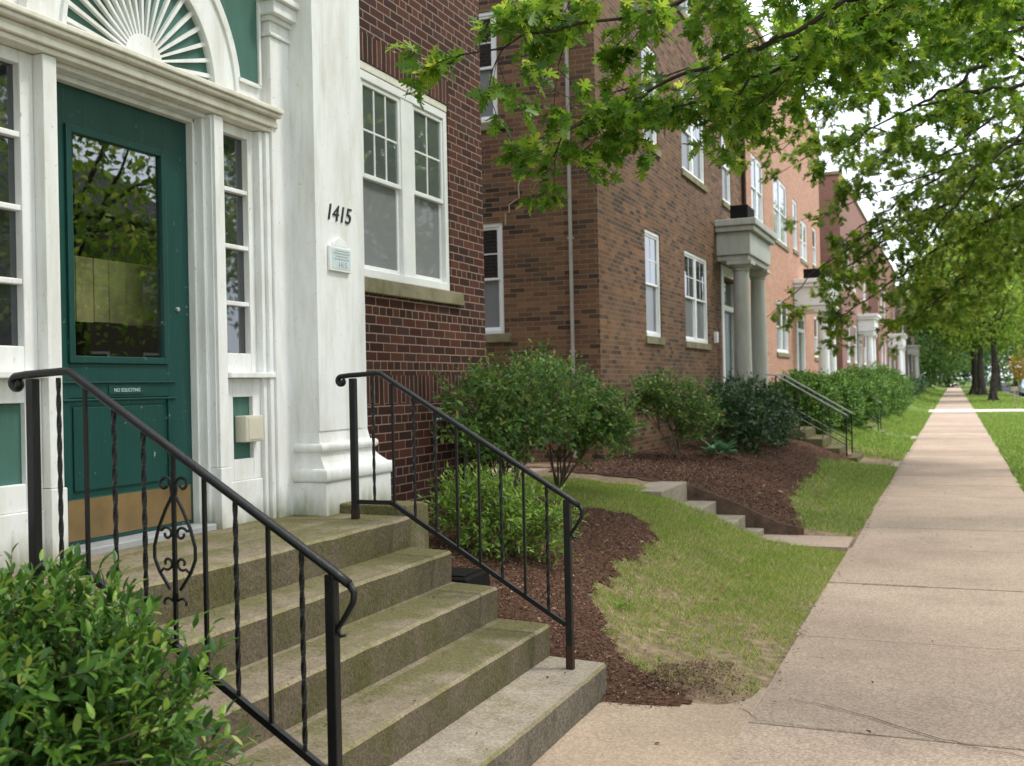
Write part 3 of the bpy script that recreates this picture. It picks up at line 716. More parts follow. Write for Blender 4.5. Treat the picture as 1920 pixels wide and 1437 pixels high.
def spand(s):
    A = [(FC + .75 * math.cos(t), FZ + .75 * math.sin(t)) for t in np.linspace(.155, 1.05, 12)]
    poly = [(s(y) if s(1.) == 1. else 2 * FC - y, z) for y, z in A + [(4.33, 4.15), (4.885, 4.15), (4.885, 3.268)]]
    m = MB(); m.prism(poly, -3.4995, -3.492); o = m.build('spandrel_panel', M['palegreen'], fanpanel)
    f = MB(); P_ = poly + poly[:1]
    for (y0, z0), (y1, z1) in zip(P_[:-1], P_[1:]):
        f.tube([(-3.488, y0, z0), (-3.488, y1, z1)], .013, n=4)
    f.build('panel_moulding', M['white'], fanpanel)
both(spand)
# the door: stiles and rails round a deep glass, panels below
DX = -3.602
dr = MB()
dr.box(DX - .045, DX, 3.42, 3.592, .935, 2.9995); dr.box(DX - .045, DX, 4.235, 4.45, .935, 2.9995)
dr.box(DX - .045, DX - .0005, 3.592, 4.235, 2.80, 2.9995); dr.box(DX - .045, DX - .0005, 3.592, 4.235, 1.585, 1.742); dr.box(DX - .045, DX - .0005, 3.592, 4.235, .935, 1.14)
door = dr.build('door', M['green'], B1, bevel=.003)
p = MB()
for (y0, y1, z0, z1) in ((3.592, 3.625, 1.742, 2.80), (4.202, 4.235, 1.742, 2.80)): p.box(DX - .02, DX + .014, y0, y1, z0, z1)
for (z0, z1) in ((1.742, 1.775), (2.767, 2.80)): p.box(DX - .02, DX + .013, 3.6255, 4.2015, z0, z1)
p.box(DX, DX + .012, 3.55, 4.29, 1.652, 1.660); p.box(DX, DX + .010, 3.55, 4.29, 1.572, 1.582)
p.build('moulding', M['green'], door, bevel=.004)
p = MB(); p.box(DX - .012, DX - .006, 3.60, 4.23, 1.75, 2.795); p.build('door_glass', M['doorglass'], door)
p = MB(); p.box(DX - .04, DX - .012, 3.58, 4.25, 1.13, 1.59); p.box(DX - .0118, DX - .003, 3.62, 4.20, 1.17, 1.545); p.build('panel', M['green'], door, bevel=.004)
p = MB(); p.box(DX + .0008, DX + .003, 3.46, 4.385, .955, 1.135); p.build('kick_plate', M['brass'], door)
p = MB(); p.box(DX + .0006, DX + .004, 3.83, 4.065, 1.600, 1.642); sg = p.build('sign_plate', M['green'], door)
text_on_wall('lettering', 'NO SOLICITING', .024, DX + .0045, 3.948, 1.619, M['plaque'], door, ext=.0004)
p = MB(); p.lathe((0, 0, 0), [(0, .011), (.012, .011), (.014, .004)], 10); p.v = [(DX + z, 4.31 + x, 2.02 + y) for x, y, z in p.v]; p.build('door_lock', M['steel'], door)
th = MB(); th.box(-3.66, -3.47, 3.4445, 4.4235, LZ - .01, .934); th.build('threshold', M['steel'], B1, bevel=.006)
# the hall behind the glass
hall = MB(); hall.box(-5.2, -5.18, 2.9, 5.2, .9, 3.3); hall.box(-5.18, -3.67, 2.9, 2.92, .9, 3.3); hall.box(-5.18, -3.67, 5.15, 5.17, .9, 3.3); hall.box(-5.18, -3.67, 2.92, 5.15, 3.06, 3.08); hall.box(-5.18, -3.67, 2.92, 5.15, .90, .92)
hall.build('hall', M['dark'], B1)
bd = MB(); y = 3.45
while y < 5.0:
    w = random.uniform(.10, .125); bd.box(-3.86, -3.84, y, y + w - .008, 1.95 + random.uniform(-.004, .004), 2.262); y += w
bd.box(-3.88, -3.861, 3.45, 5.0, 1.96, 2.25)
bd.build('inner_boards', M['board'], B1)

# house number, plaque, intercom: each a thing of its own
text_o = text_on_wall('house_number', '1415', .135, -3.281, 5.335, 2.615, M['ink'], None, shear=.25, ext=.004, sy=1.02)
tag(text_o, 'dark slanted metal numerals 1415 on the white pilaster', 'house number')
pl = empty('plaque', (-3.283, 5.33, 2.29), 'small pale blue and grey plaque below the house number on the pilaster', 'plaque')
m = MB(); m.box(-3.283, -3.265, 5.215, 5.445, 2.282, 2.425); m.prism([(5.33 + .075 * math.cos(t), 2.4255 + .05 * math.sin(t)) for t in np.linspace(0, math.pi, 12)], -3.283, -3.267); m.build('backplate', M['vinyl'], pl, bevel=.003)
m = MB(); m.box(-3.2648, -3.263, 5.232, 5.432, 2.296, 2.414); m.build('face', M['plaque'], pl)
text_on_wall('number', '1415', .050, -3.2622, 5.345, 2.320, M['steel'], pl, ext=.0005)
m = MB()
for z, a_, b_ in ((2.40, 5.27, 5.41), (2.385, 5.25, 5.42), (2.368, 5.27, 5.40), (2.352, 5.26, 5.415)):
    y = a_
    while y < b_: w = random.uniform(.008, .022); m.box(-3.2628, -3.2618, y, min(b_, y + w), z - .003, z + .003); y += w + .006
m.build('small_print', M['steel'], pl)
ic = empty('intercom', (-3.52, 4.72, 1.33), 'beige intercom box on the green panel right of the door', 'intercom')
m = MB(); m.box(-3.524, -3.45, 4.655, 4.81, 1.332, 1.472); m.build('housing', M['beige'], ic, bevel=.006)
m = MB(); m.box(-3.4498, -3.447, 4.675, 4.79, 1.345, 1.458); m.build('cover', M['beige'], ic, bevel=.004)

# ---- the front stairs
st = empty('front_stairs', (-2.2, 3.93, 0), 'five mossy concrete steps with a landing below the green door', 'stairs')
SX = [-1.665, -1.972, -2.262, -2.530, -2.775]; RZ = .179; Y0, Y1 = 2.66, 5.2
for i in range(5):
    xb = SX[i + 1] - .02 if i < 4 else -3.7
    m = MB(); z1 = RZ * (i + 1); z0 = RZ * i - (.06 if i == 0 else -.001)
    top = z1 - .045
    n = 26; yy = [Y0 + (Y1 - Y0) * k / n for k in range(n + 1)]
    jx = [random.uniform(-.0022, .0022) for _ in yy]; jz = [random.uniform(-.0025, .0025) for _ in yy]
    rings = [[(xb, y, z0), (SX[i] - .004, y, z0), (SX[i] + jx[k], y, z1 - .014 + jz[k]), (SX[i] - .012 + jx[k], y, z1 + jz[k] * .5), (xb, y, z1 + .012)] for k, y in enumerate(yy)]
    m.loft([r[::-1] for r in rings])
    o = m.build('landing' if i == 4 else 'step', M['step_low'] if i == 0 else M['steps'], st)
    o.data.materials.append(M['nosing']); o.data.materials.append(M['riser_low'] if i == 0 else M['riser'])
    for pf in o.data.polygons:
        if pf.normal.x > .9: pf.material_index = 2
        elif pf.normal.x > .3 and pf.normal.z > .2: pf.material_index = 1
m = MB(); m.box(-3.6, -2.80, 5.201, 5.42, .35, .955); m.box(-3.6, -3.0, 5.421, 5.86, .4, .893); m.build('side_ledge', M['steps'], st, bevel=.012)

# ---- handrails
def handrail(y, label, ornament):
    h = empty('handrail', (-2.4, y, .18), label, 'handrail', 'black iron handrails of the front stairs')
    X0, X1 = -3.016, -1.797
    def ztop(x): return 1.672 if x < -2.85 else 1.684 - (x + 2.85) * .611
    def zlow(x): return .990 if x < -2.79 else .990 - (x + 2.79) * .603
    for x, zb in ((X0, .89), (X1, .17)):
        m = MB(); m.box(x - .017, x + .017, y - .017, y + .017, zb, ztop(x) - .012); p = m.build('post', M['iron'], h, bevel=.003)
        if x == X1: m = MB(); m.box(x - .0185, x + .0185, y - .0185, y + .0185, .178, .30); m.build('rusty_foot', M['rust'], p, bevel=.003)
        if x == X0: m = MB(); m.box(x - .0185, x + .0185, y - .0185, y + .0185, .893, .95); m.build('rusty_foot', M['rust'], p, bevel=.003)
    top = [(-3.03 + .030 * math.cos(t) - .055, 0, 1.648 + .026 * math.sin(t)) for t in np.linspace(-1.2, -4.9 + .2, 12)]
    top = [(-3.088 + r * math.cos(t), y, 1.645 + r * math.sin(t)) for t, r in zip(np.linspace(6.9, 1.75, 16), np.linspace(.009, .026, 16))]
    top += [(-3.04, y, 1.676), (-2.87, y, 1.684), (-2.845, y, 1.681)]
    xe = -1.735
    top += [(x, y, ztop(x)) for x in (-2.80, -2.5, -2.2, -1.9, -1.78)] + [(xe, y, ztop(xe) - .002), (xe + .018, y, ztop(xe) - .028), (xe + .014, y, ztop(xe) - .058), (xe - .012, y, ztop(xe) - .10), (X1 + .018, y, ztop(xe) - .145), (X1 + .030, y, ztop(xe) - .165), (X1 + .046, y, ztop(xe) - .160)]
    m = MB(); k = 16 + 3 + 5
    m.tube(top[:k + 1], .0145, n=8, flat=1.25); m.tube(top[k:], .0125, .006, n=8)
    m.build('top_rail', M['iron'], h, smooth=True)
    m = MB(); low = [(X0 + .02, y, .990), (-2.80, y, .990), (-2.78, y, .985), (X1 - .018, y, zlow(X1 - .018))]
    for p, q in zip(low[:-1], low[1:]): m.tube([p, q], .0155, n=4)
    m.build('bottom_rail', M['iron'], h)
    for i, x in enumerate((-2.895, -2.775, -2.650, -2.525, -2.402, -2.277, -2.155, -2.030, -1.906)):
        m = MB(); za, zb = zlow(x), ztop(x) - .01
        if i % 3 == 0 or i == 2 or i == 8: m.tube([(x, y, za + (zb - za) * k / 44) for k in range(45)], .0088, n=4, twist=.33)
        else: m.tube([(x, y, za), (x, y, zb)], .0084, n=4)
        m.build('baluster', M['iron'], h)
    if ornament:
        x = -2.402; m = MB(); zc = 1.135
        for s in (-1, 1):
            body = [(0, .13), (.03, .08), (.062, .015), (.080, -.045), (.080, -.085), (.060, -.13), (.03, -.17), (0.004, -.205)]
            pts = []
            for a_, b_ in zip(body[:-1], body[1:]):
                for t in (0, .5): pts.append((x + s * (a_[0] + (b_[0] - a_[0]) * t + .004), y, zc + a_[1] + (b_[1] - a_[1]) * t))
            m.tube(pts, .0062, n=5)
            def curl(cx, cz, r, a0, a1): return [(x + s * (cx + rr * math.cos(t)), y, zc + cz + rr * math.sin(t)) for t, rr in zip(np.linspace(a0, a1, 16), np.linspace(r, r * .35, 16))]
            m.tube([(x + s * .006, y, zc + .12)] + curl(.036, .162, .028, math.pi * 1.15, -math.pi * .9), .0055, n=5)
            m.tube([(x + s * .062, y, zc + .010)] + curl(.030, -.003, .024, .5, math.pi * 2.1), .005, n=5)
            m.tube([(x + s * .060, y, zc - .130)] + curl(.030, -.100, .024, -.9, -math.pi * 2.2), .005, n=5)
            m.tube([(x + s * .006, y, zc - .20)] + curl(.034, -.235, .024, math.pi * .9, -math.pi * .1), .005, n=5)
        m.build('scroll_ornament', M['iron'], h)
    return h
handrail(2.84, 'black iron handrail with a scroll ornament, left of the front stairs', True)
handrail(5.02, 'black iron handrail without scroll ornament, right of the front stairs', False)

# low utilities on the near house's wall, behind the shrub
ut = empty('utility_box', (-3.6, 7.63, 1.2), 'grey utility box with a pipe on the maroon wall behind the shrub', 'utility box')
m = MB(); m.box(-3.598, -3.53, 7.55, 7.72, 1.30, 1.46); m.build('box_body', M['steel'], ut, bevel=.01)
m = MB(); m.tube([(-3.57, 7.63, 1.30), (-3.57, 7.63, .5)], .018, n=8); m.tube([(-3.57, 7.55, 1.36), (-3.57, 7.1, 1.36), (-3.57, 7.1, 1.12)], .014, n=8); m.build('pipe', M['steel'], ut)
ed = empty('drain_box', (-2.62, 5.5, .42), 'low black plastic drain box in the mulch beside the stairs', 'drain box')
m = MB(); m.loft([[(-2.62 + a * .13 * k, 5.47 + b * .17 * k, z) for a, b in ((-1, -1), (1, -1), (1, 1), (-1, 1))] for z, k in ((.36, 1.), (.535, .94), (.545, .9))]); m.build('box_body', M['dark'], ed, bevel=.008)
m = MB(); m.box(-2.71, -2.53, 5.35, 5.59, .5455, .555); m.build('lid', M['dark'], ed, bevel=.004)
vn = MB()
for path in ([(-4.991, 4.285), (-5.038, 4.121), (-5.03, 3.975), (-5.17, 3.90), (-5.165, 3.80), (-5.22, 3.798), (-5.224, 3.65)], [(-5.092, 4.63), (-5.095, 4.52)], [(-4.693, 4.09), (-4.695, 3.97)]):
    vn.tube([(x, 12.496, z) for x, z in path], .010, n=5)
MORTAR_PATCH = vn
# ---- the second house: brown brick, portico
B2 = empty('brick_house', (-4, 17, .6), 'brown brick house with grey portico columns, seen past the near corner', 'house')
XB = -4.0; YB = 12.5; f2, s2 = front(XB), side(YB)
w = MB(); W1 = [(14.66, 15.5, 2.27, 3.80), (17.05, 18.78, 2.27, 3.76)]; W2 = [(14.68, 15.5, 5.06, 6.5), (17.02, 18.74, 5.06, 6.5), (20.3, 21.15, 5.05, 6.5)]; W3 = [(14.68, 15.5, 7.7, 9.1), (17.02, 18.74, 7.7, 9.1), (20.3, 21.15, 7.7, 9.1)]
DH2 = (20.1, 21.5, 1.05, 3.55)
holed_wall(w, f2, YB, 22.4, .2, 10.4, W1 + W2 + W3 + [DH2])
S1 = [(-6.35, -5.27, 2.27, 3.69), (-6.3, -5.3, 4.98, 6.40), (-6.3, -5.3, 7.6, 9.)]
holed_wall(w, s2, -16, XB, .2, 10.4, S1); shell(w, -16, XB, YB, 22.4, .2, 10.4, skip='es'); w.build('wall', M['brick2'], B2)
roof(B2, -16, XB, YB, 22.4, 10.4)
for h in S1: window(s2, B2, *h, cols=2, recess=.05, sillext=.10)
for h in W1 + W2 + W3:
    a, b = h[:2]
    if b - a > 1.2: window(f2, B2, *h, units=[(a + .06, (a + b) / 2 - .05, 2), ((a + b) / 2 + .05, b - .06, 2)], recess=.05)
    else: window(f2, B2, *h, cols=2, recess=.05)
m = MB(); m.tube([(-4.345, 12.465, .7), (-4.345, 12.465, 10.3)], .024, n=10)
for z in (2.0, 3.4, 4.8, 6.2): m.box(-4.38, -4.31, 12.45, 12.499, z, z + .03)
m.build('downspout', M['pipe'], B2)
MORTAR_PATCH.build('mortar_patch', M['plaster'], B2)
m = MB(); m.tube([(-3.95, 22.33, .7), (-3.95, 22.33, 10.3)], .045, n=10); m.build('downspout', M['rust'], B2)
m = MB(); m.box(-3.999, -3.93, 19.2, 19.32, 2.30, 2.5); m.build('wall_lamp', M['vinyl'], B2, bevel=.01)
def column(par, x, y, z0, z1, r, mat):
    m = MB(); h = z1 - z0
    prof = [(0, r * 1.35), (.07, r * 1.35), (.08, r * 1.28), (.13, r * 1.28), (.16, r * 1.05)] + [(.16 + (h - .36) * t, r * (1.0 - .14 * t * t)) for t in (0.01, .33, .66, 1.)] + [(h - .17, r * .98), (h - .15, r * .9), (h - .10, r * 1.15), (h - .07, r * 1.25)]
    m.lathe((x, y, z0), prof, 24); m.box(x - r * 1.35, x + r * 1.35, y - r * 1.35, y + r * 1.35, z1 - .07, z1 - .001); m.box(x - r * 1.45, x + r * 1.45, y - r * 1.45, y + r * 1.45, z0 - .08, z0 - .001)
    return m.build('column', mat, par, smooth=False)
def portico(b, xw, y0, y1, xo, zb, z0, z1, mat, r=.16, box_=True, doorm='green'):
    e = MB(); e.box(xw + .002, xo, y0, y1, z0, z1 - .22); e.box(xw + .002, xo - .05, y0 + .05, y1 - .05, z0 - .10, z0 - .001)
    e.box(xw + .002, xo + .08, y0 - .08, y1 + .08, z1 - .219, z1 - .12); e.box(xw + .002, xo + .13, y0 - .13, y1 + .13, z1 - .119, z1)
    p = e.build('portico', mat, b, bevel=.012)
    for y in (y0 + .27, y1 - .27):
        column(p, xo - .22, y, zb + .09, z0 - .10, r, mat)
    m = MB(); m.box(xw - .9, xo + .12, y0 - .05, y1 + .05, .2, zb); m.build('landing', M['steps'], p, bevel=.012)
    if box_:
        m = MB(); m.box(xw + .25, xo - .05, y0 + .1, y0 + .85, z1 + .002, z1 + .28); m.build('planter', M['dark'], p, bevel=.01)
    ym = (y0 + y1) / 2
    m = MB(); m.box(xw - .15, xw + .02, ym - .8, ym - .62, zb + .002, z0 - .12); m.box(xw - .15, xw + .02, ym + .62, ym + .8, zb + .002, z0 - .12); m.box(xw - .15, xw + .019, ym - .62, ym + .62, z0 - .32, z0 - .121); m.box(xw - .15, xw + .018, ym - .62, ym + .62, zb + 2.0, zb + 2.1)
    m.box(xw - .15, xw - .02, ym - .62, ym - .5, zb + .002, zb + 2.0); m.box(xw - .15, xw - .02, ym + .5, ym + .62, zb + .002, zb + 2.0)
    df = m.build('door_frame', M['vinyl'], b, bevel=.006)
    m = MB(); m.box(xw - .14, xw - .08, ym - .5, ym + .5, zb + .02, zb + 2.0); m.build('door', M[doorm], df)
    m = MB(); m.box(xw - .14, xw - .09, ym - .62, ym + .62, zb + 2.1, z0 - .32); m.build('transom', M['glass'], df)
    return p
portico(B2, XB, 19.6, 21.95, -3.38, .95, 3.92, 4.56, M['grey_trim'], .165)

# ---- third house, assumed: paler orange brick stands for the better lit stretch of facade
B3 = empty('brick_house', (-4, 30, .6), 'orange brick house with white porch, toned brighter for its better light, right behind the brown one', 'house')
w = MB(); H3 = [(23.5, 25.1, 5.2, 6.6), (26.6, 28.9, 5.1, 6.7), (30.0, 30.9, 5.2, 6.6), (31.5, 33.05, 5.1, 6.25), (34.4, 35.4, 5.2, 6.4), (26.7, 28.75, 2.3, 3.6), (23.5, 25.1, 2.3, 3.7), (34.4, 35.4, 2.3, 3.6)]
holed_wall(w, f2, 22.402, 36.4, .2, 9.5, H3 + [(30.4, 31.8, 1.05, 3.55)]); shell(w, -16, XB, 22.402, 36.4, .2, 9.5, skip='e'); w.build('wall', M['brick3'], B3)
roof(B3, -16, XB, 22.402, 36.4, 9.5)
for h in H3:
    a, b = h[:2]
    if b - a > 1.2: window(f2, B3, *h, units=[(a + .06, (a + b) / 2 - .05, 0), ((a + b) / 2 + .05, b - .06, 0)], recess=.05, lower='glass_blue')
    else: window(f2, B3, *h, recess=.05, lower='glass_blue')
portico(B3, XB, 29.9, 32.3, -3.05, .95, 3.62, 4.35, M['vinyl'], .15)

# ---- further houses
B4 = empty('brick_house', (-3.6, 44, .6), 'rose red brick house standing forward beyond the orange one', 'house')
X4 = -3.55; f4, s4 = front(X4), side(38.5)
w = MB(); H4 = [(y, y + 1.5, z, z + 1.5) for y in (40.2, 43.2, 48.2) for z in (2.2, 5.0)]
holed_wall(w, f4, 38.5, 51.2, .2, 8.7, H4 + [(45.4, 46.8, 1.0, 3.5)]); holed_wall(w, s4, -14, X4, .2, 8.7, []); shell(w, -14, X4, 38.5, 51.2, .2, 8.7, skip='es'); w.build('wall', M['brick4'], B4)
roof(B4, -14, X4, 38.5, 51.2, 8.7)
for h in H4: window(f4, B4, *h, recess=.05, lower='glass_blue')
portico(B4, X4, 45.0, 47.2, -2.9, .95, 3.5, 4.2, M['vinyl'], .14, False)
B5 = empty('brick_house', (-3.6, 66, .6), 'rose brick house with white porch posts past the crossing driveway', 'house')
w = MB(); H5 = [(y, y + 1.5, z, z + 1.5) for y in (60, 63, 73) for z in (2.2, 5.0)]
holed_wall(w, f4, 58, 77, .2, 8.6, H5 + [(67.4, 68.8, 1.0, 3.5)]); shell(w, -14, X4, 58, 77, .2, 8.6, skip='e'); w.build('wall', M['brick4'], B5)
roof(B5, -14, X4, 58, 77, 8.6)
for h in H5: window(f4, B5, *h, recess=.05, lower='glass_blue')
portico(B5, X4, 66.3, 70.0, -2.7, .95, 3.5, 4.2, M['vinyl'], .16, False)
B6 = empty('brick_house', (-3.6, 95, .6), 'grey brown house with a pale porch, farthest along the sidewalk', 'house')
w = MB(); H6 = [(y, y + 1.6, z, z + 1.6) for y in (86, 104) for z in (2.2, 5.0)]
holed_wall(w, f4, 83, 112, .2, 8.2, H6 + [(95.4, 96.8, 1.0, 3.5)]); shell(w, -14, X4, 83, 112, .2, 8.2, skip='e'); w.build('wall', M['brick5'], B6)
roof(B6, -14, X4, 83, 112, 8.2)
for h in H6: window(f4, B6, *h, recess=.05)
portico(B6, X4, 94.2, 98.0, -2.7, .95, 3.6, 4.3, M['grey_trim'], .2, False)

# ---- smaller stairs
def stairs(y0, y1, x0, n, label, mat='steps', tread=.30, rise=.17):
    t = empty('entry_stairs', (x0 - .6, (y0 + y1) / 2, 0), label, 'stairs', 'concrete stairs up to the farther houses')
    for i in range(n):
        m = MB(); m.box(-3.5 if i == n - 1 else x0 - tread * (i + 1) - .02, x0 - tread * i, y0, y1, -.03 if i == 0 else rise * i + .001, rise * (i + 1))
        m.build('step', M[mat], t, bevel=.01)
    return t
stairs(20.25, 21.75, -1.65, 5, 'concrete stairs with thin railings up to the brown house portico')
stairs(29.9, 31.3, -1.75, 5, 'concrete stairs up to the white porch of the orange house')
def pipe_rail(y, x0, label, far=False):
    t = empty('pipe_railing', (x0 - .6, y, .2), label, 'railing', 'thin iron railings of the farther stairs')
    m = MB(); m.tube([(x0 + .02, y, .93), (x0 - 1.25, y, 1.70), (x0 - 1.45, y, 1.72)], .014, n=8); m.build('rail', M['steel'], t)
    m = MB(); m.tube([(x0 - .02, y, .40), (x0 - 1.25, y, 1.14)], .012, n=6); m.build('lower_rail', M['iron'], t)
    for i in range(4):
        x = x0 - 1.25 * i / 3
        m = MB(); m.tube([(x, y, .15 + .565 * (x0 - x)), (x, y, .92 + .616 * (x0 - x))], (.015 if i in (0, 3) else .008), n=6); m.build('post', M['iron'], t)
    return t
pipe_rail(20.45, -1.85, 'thin grey railing on the near side of the brown house stairs')
pipe_rail(21.6, -1.85, 'thin grey railing on the far side of the brown house stairs')
pipe_rail(30.1, -1.9, 'thin railing on the near side of the orange house stairs')
pipe_rail(31.15, -1.9, 'thin railing on the far side of the orange house stairs')
# side path between the houses
sp = empty('garden_steps', (-2.3, 10.7, .2), 'low concrete steps from the sidewalk into the passage between the brick houses', 'steps')
for (xa, xb, z) in ((-1.85, -2.06, .075), (-2.04, -2.36, .205), (-2.34, -2.67, .345), (-2.65, -4.2, .545)):
    m = MB(); m.box(xb, xa, 10.15, 11.2, -.1 if z < .1 else z - .22, z); m.build('step' if z < .5 else 'upper_slab', M['step_low'], sp, bevel=.01)
tag(MB().box(-1.9, -.965, 10.5, 11.22, -.1, .012).build('side_path', M['walk']), kind='structure')
tag(MB().add([(-4.2, 10.2, .54), (-4.2, 11.2, .54), (-12, 11.2, .66), (-12, 10.2, .66), (-4.2, 10.2, .668), (-4.2, 11.2, .668), (-12, 11.2, .668), (-12, 10.2, .668)], [(4, 5, 6, 7), (0, 1, 5, 4)]).build('side_path', M['walk']), kind='structure')
kb2 = MB(); ex = np.linspace(-2.8, -1.5, 14); kb2.prism([(float(x), float(terr(x)) + .035) for x in ex] + [(float(x), float(terr(x)) - .28) for x in ex[::-1]], 11.21, 11.245, 1)
tag(kb2.build('edging_board', M['edging'], bevel=.005), 'thin sloping dark edging board holding the mulch beside the garden steps', 'edging')
# ------------------------------------------------------------------ plants
def shoots(blobs, n, length, nl, size, tpl, jitter=.5, up=.5, rmin=.55, squash=1., lump=.16):
    """leafy shoots spread through a few ellipsoids: returns leaf arrays and shoot lines"""
    vol = np.array([b[3] * b[4] * b[5] for b in blobs]) ** .67; vol /= vol.sum()
    P, D, N, S, lines = [], [], [], [], []
    for b, k in zip(blobs, np.round(vol * n).astype(int)):
        d = rdir(k, .25); r = rmin + (1 - rmin) * rng.uniform(0, 1, (k, 1)) ** .6
        lum = 1 + lump * np.sin(d[:, :1] * 6 + b[0] * 9) * np.sin(d[:, 1:2] * 7 + 2) + lump * .8 * np.sin(d[:, 2:] * 9 + d[:, :1] * 5)
        base = np.array(b[:3]) + d * r * lum * np.array(b[3:6])
        sd = unit(d + rng.normal(0, jitter, (k, 3)) + np.array([0, 0, up])); L = length * rng.uniform(.6, 1.3, (k, 1))
        side = unit(np.cross(sd, rdir(k)))
        for j in range(nl):
            t = (j + .6) / nl; s = 1 if j % 2 else -1
            tw = math.pi * .5 * ((j // 2) % 2); sv = side * math.cos(tw) + np.cross(sd, side) * math.sin(tw)
            p = base + sd * L * (t - .35)
            dd = unit(sv * s * (1.0 - .45 * t) + sd * (.45 + .5 * t) + rng.normal(0, .18, (k, 3)))
            P.append(p); D.append(dd); N.append(unit(sd * .6 + np.array([0, 0, .7]) + rng.normal(0, .25, (k, 3)))); S.append(size * rng.uniform(.5, 1.3, k) * (1.05 - .35 * t))
        lines += [(base[i] - sd[i] * L[i] * .5, base[i] + sd[i] * L[i] * .6) for i in range(k)]
    return np.concatenate(P), np.concatenate(D), np.concatenate(N), np.concatenate(S), lines
def quad_lines(m, lines, r):
    for a, b in lines: m.tube([a, b], r, r * .5, n=3, cap=False)
def shrub(name, label, base, blobs, n, length, nl, size, mat, tpl=OVAL, stems=6, stem_r=.012, group=None, cat='shrub', seed=None, twigs=True, spread=.08, **kw):
    t = empty(name, base, label, cat, group)
    P, D, N, S, lines = shoots(blobs, n, length, nl, size, tpl, **kw)
    leaves('foliage', tpl, P, D, N, S, M[mat], t)
    m = MB(); B = Vector(base)
    for i in range(stems):
        b = blobs[i % len(blobs)]; a = random.uniform(0, 6.28); s = Vector((math.cos(a), math.sin(a), 0)) * random.uniform(0, spread)
        e = Vector(b[:3]) + Vector((random.uniform(-.6, .6) * b[3], random.uniform(-.6, .6) * b[4], random.uniform(-.3, .5) * b[5]))
        mid = (B + s) * .5 + e * .5 + Vector((random.uniform(-.06, .06), random.uniform(-.06, .06), -.02)) - Vector(((e - B).x, (e - B).y, 0)) * .18
        m.tube([B - Vector((0, 0, .08)), B + s * .6, (B + s) * .6 + mid * .4, mid, e], stem_r, stem_r * .45, n=6)
        for q in range(3):
            e2 = e + Vector((random.uniform(-.7, .7) * b[3], random.uniform(-.7, .7) * b[4], random.uniform(-.1, .6) * b[5])); m.tube([mid, (mid + e2) / 2 + Vector((0, 0, .03)), e2], stem_r * .5, stem_r * .25, n=4)
    if twigs: quad_lines(m, lines[::2], .0022)
    m.build('stems', M['stem'], t, smooth=True)
    return t
shrub('leafy_shrub', 'dense green shrub with oval leaves in front of the left handrail', (-2.45, 2.05, .45),
      [(-2.55, 2.10, .68, .50, .42, .42), (-2.26, 2.22, .58, .34, .30, .34), (-2.75, 1.75, .72, .45, .5, .44), (-2.35, 1.75, .42, .40, .42, .42), (-2.22, 2.12, .22, .28, .28, .26), (-2.85, 2.3, .80, .36, .28, .28), (-2.40, 2.40, .80, .24, .18, .20), (-2.13, 2.28, .66, .24, .22, .24)],
      2150, .21, 12, .062, 'leaf_bush', tpl_oval(.36), 9, .010, rmin=.45)
shrub('leafy_shrub', 'large leggy shrub with bare lower stems in the grass past the maroon house', (-3.55, 9.65, .60),
      [(-3.48, 9.2, 1.42, .50, .6, .34), (-3.24, 9.5, 1.30, .42, .5, .32), (-3.08, 9.6, 1.12, .32, .4, .24), (-3.58, 9.6, 1.42, .42, .5, .30), (-2.98, 9.7, 1.28, .26, .35, .22)],
      1150, .16, 9, .058, 'leaf_mid', OVAL, 8, .014, rmin=.25, jitter=.8, spread=.1)
shrub('leafy_shrub', 'wide shrub with brownish lower twigs against the maroon brick corner', (-3.32, 7.9, .60),
      [(-3.22, 7.2, 1.42, .30, .5, .34), (-3.15, 7.8, 1.45, .40, .55, .36), (-3.2, 8.5, 1.50, .42, .5, .36), (-3.3, 7.7, 1.15, .28, .5, .28)],
      1050, .16, 9, .054, 'leaf_mid', OVAL, 8, .013, rmin=.25, jitter=.8, spread=.1)
shrub('leafy_shrub', 'low bright green shrub behind the right handrail', (-2.72, 6.3, .46),
      [(-2.72, 6.35, .72, .34, .36, .26), (-2.5, 6.5, .66, .22, .26, .18), (-2.95, 6.3, .82, .22, .3, .22)],
      560, .16, 9, .050, 'leaf_lime', OVALN, 6, .008, rmin=.2)
shrub('leafy_shrub', 'round topped green shrub with bare stems against the brown brick wall', (-3.38, 13.6, .58),
      [(-3.45, 13.7, 1.40, .52, .5, .30), (-3.2, 13.9, 1.12, .42, .45, .30), (-3.65, 13.5, 1.45, .35, .4, .24)],
      640, .17, 8, .062, 'leaf_mid', OVAL, 7, .014, rmin=.15, jitter=.8, spread=.15)
for i, (x, y, s, lab) in enumerate(((-3.05, 15.9, .95, 'first dark green shrub right of the round topped one'), (-3.0, 17.4, 1.05, 'middle dark green shrub below the portico columns'), (-3.15, 18.7, .9, 'dark green shrub beside the brown house stairs'))):
    shrub('dark_shrub', lab, (x, y, .5), [(x, y, 1.05 * s, .62, .6, .48), (x + .2, y + .3, .85 * s, .5, .5, .40), (x - .25, y, 1.22 * s, .5, .5, .38)], 520, .2, 7, .085, 'leaf_dark', OVAL, 5, .012, 'dark shrubs below the portico', rmin=.3)
h_ = empty('hosta', (-3.0, 14.55, .55), 'small pale green hosta at the edge of the mulch below the shrubs', 'plant')
n = 26; a = rng.uniform(0, 6.28, n); el = rng.uniform(.25, 1.1, n)
D = np.stack([np.cos(a) * np.cos(el), np.sin(a) * np.cos(el), np.sin(el)], -1)
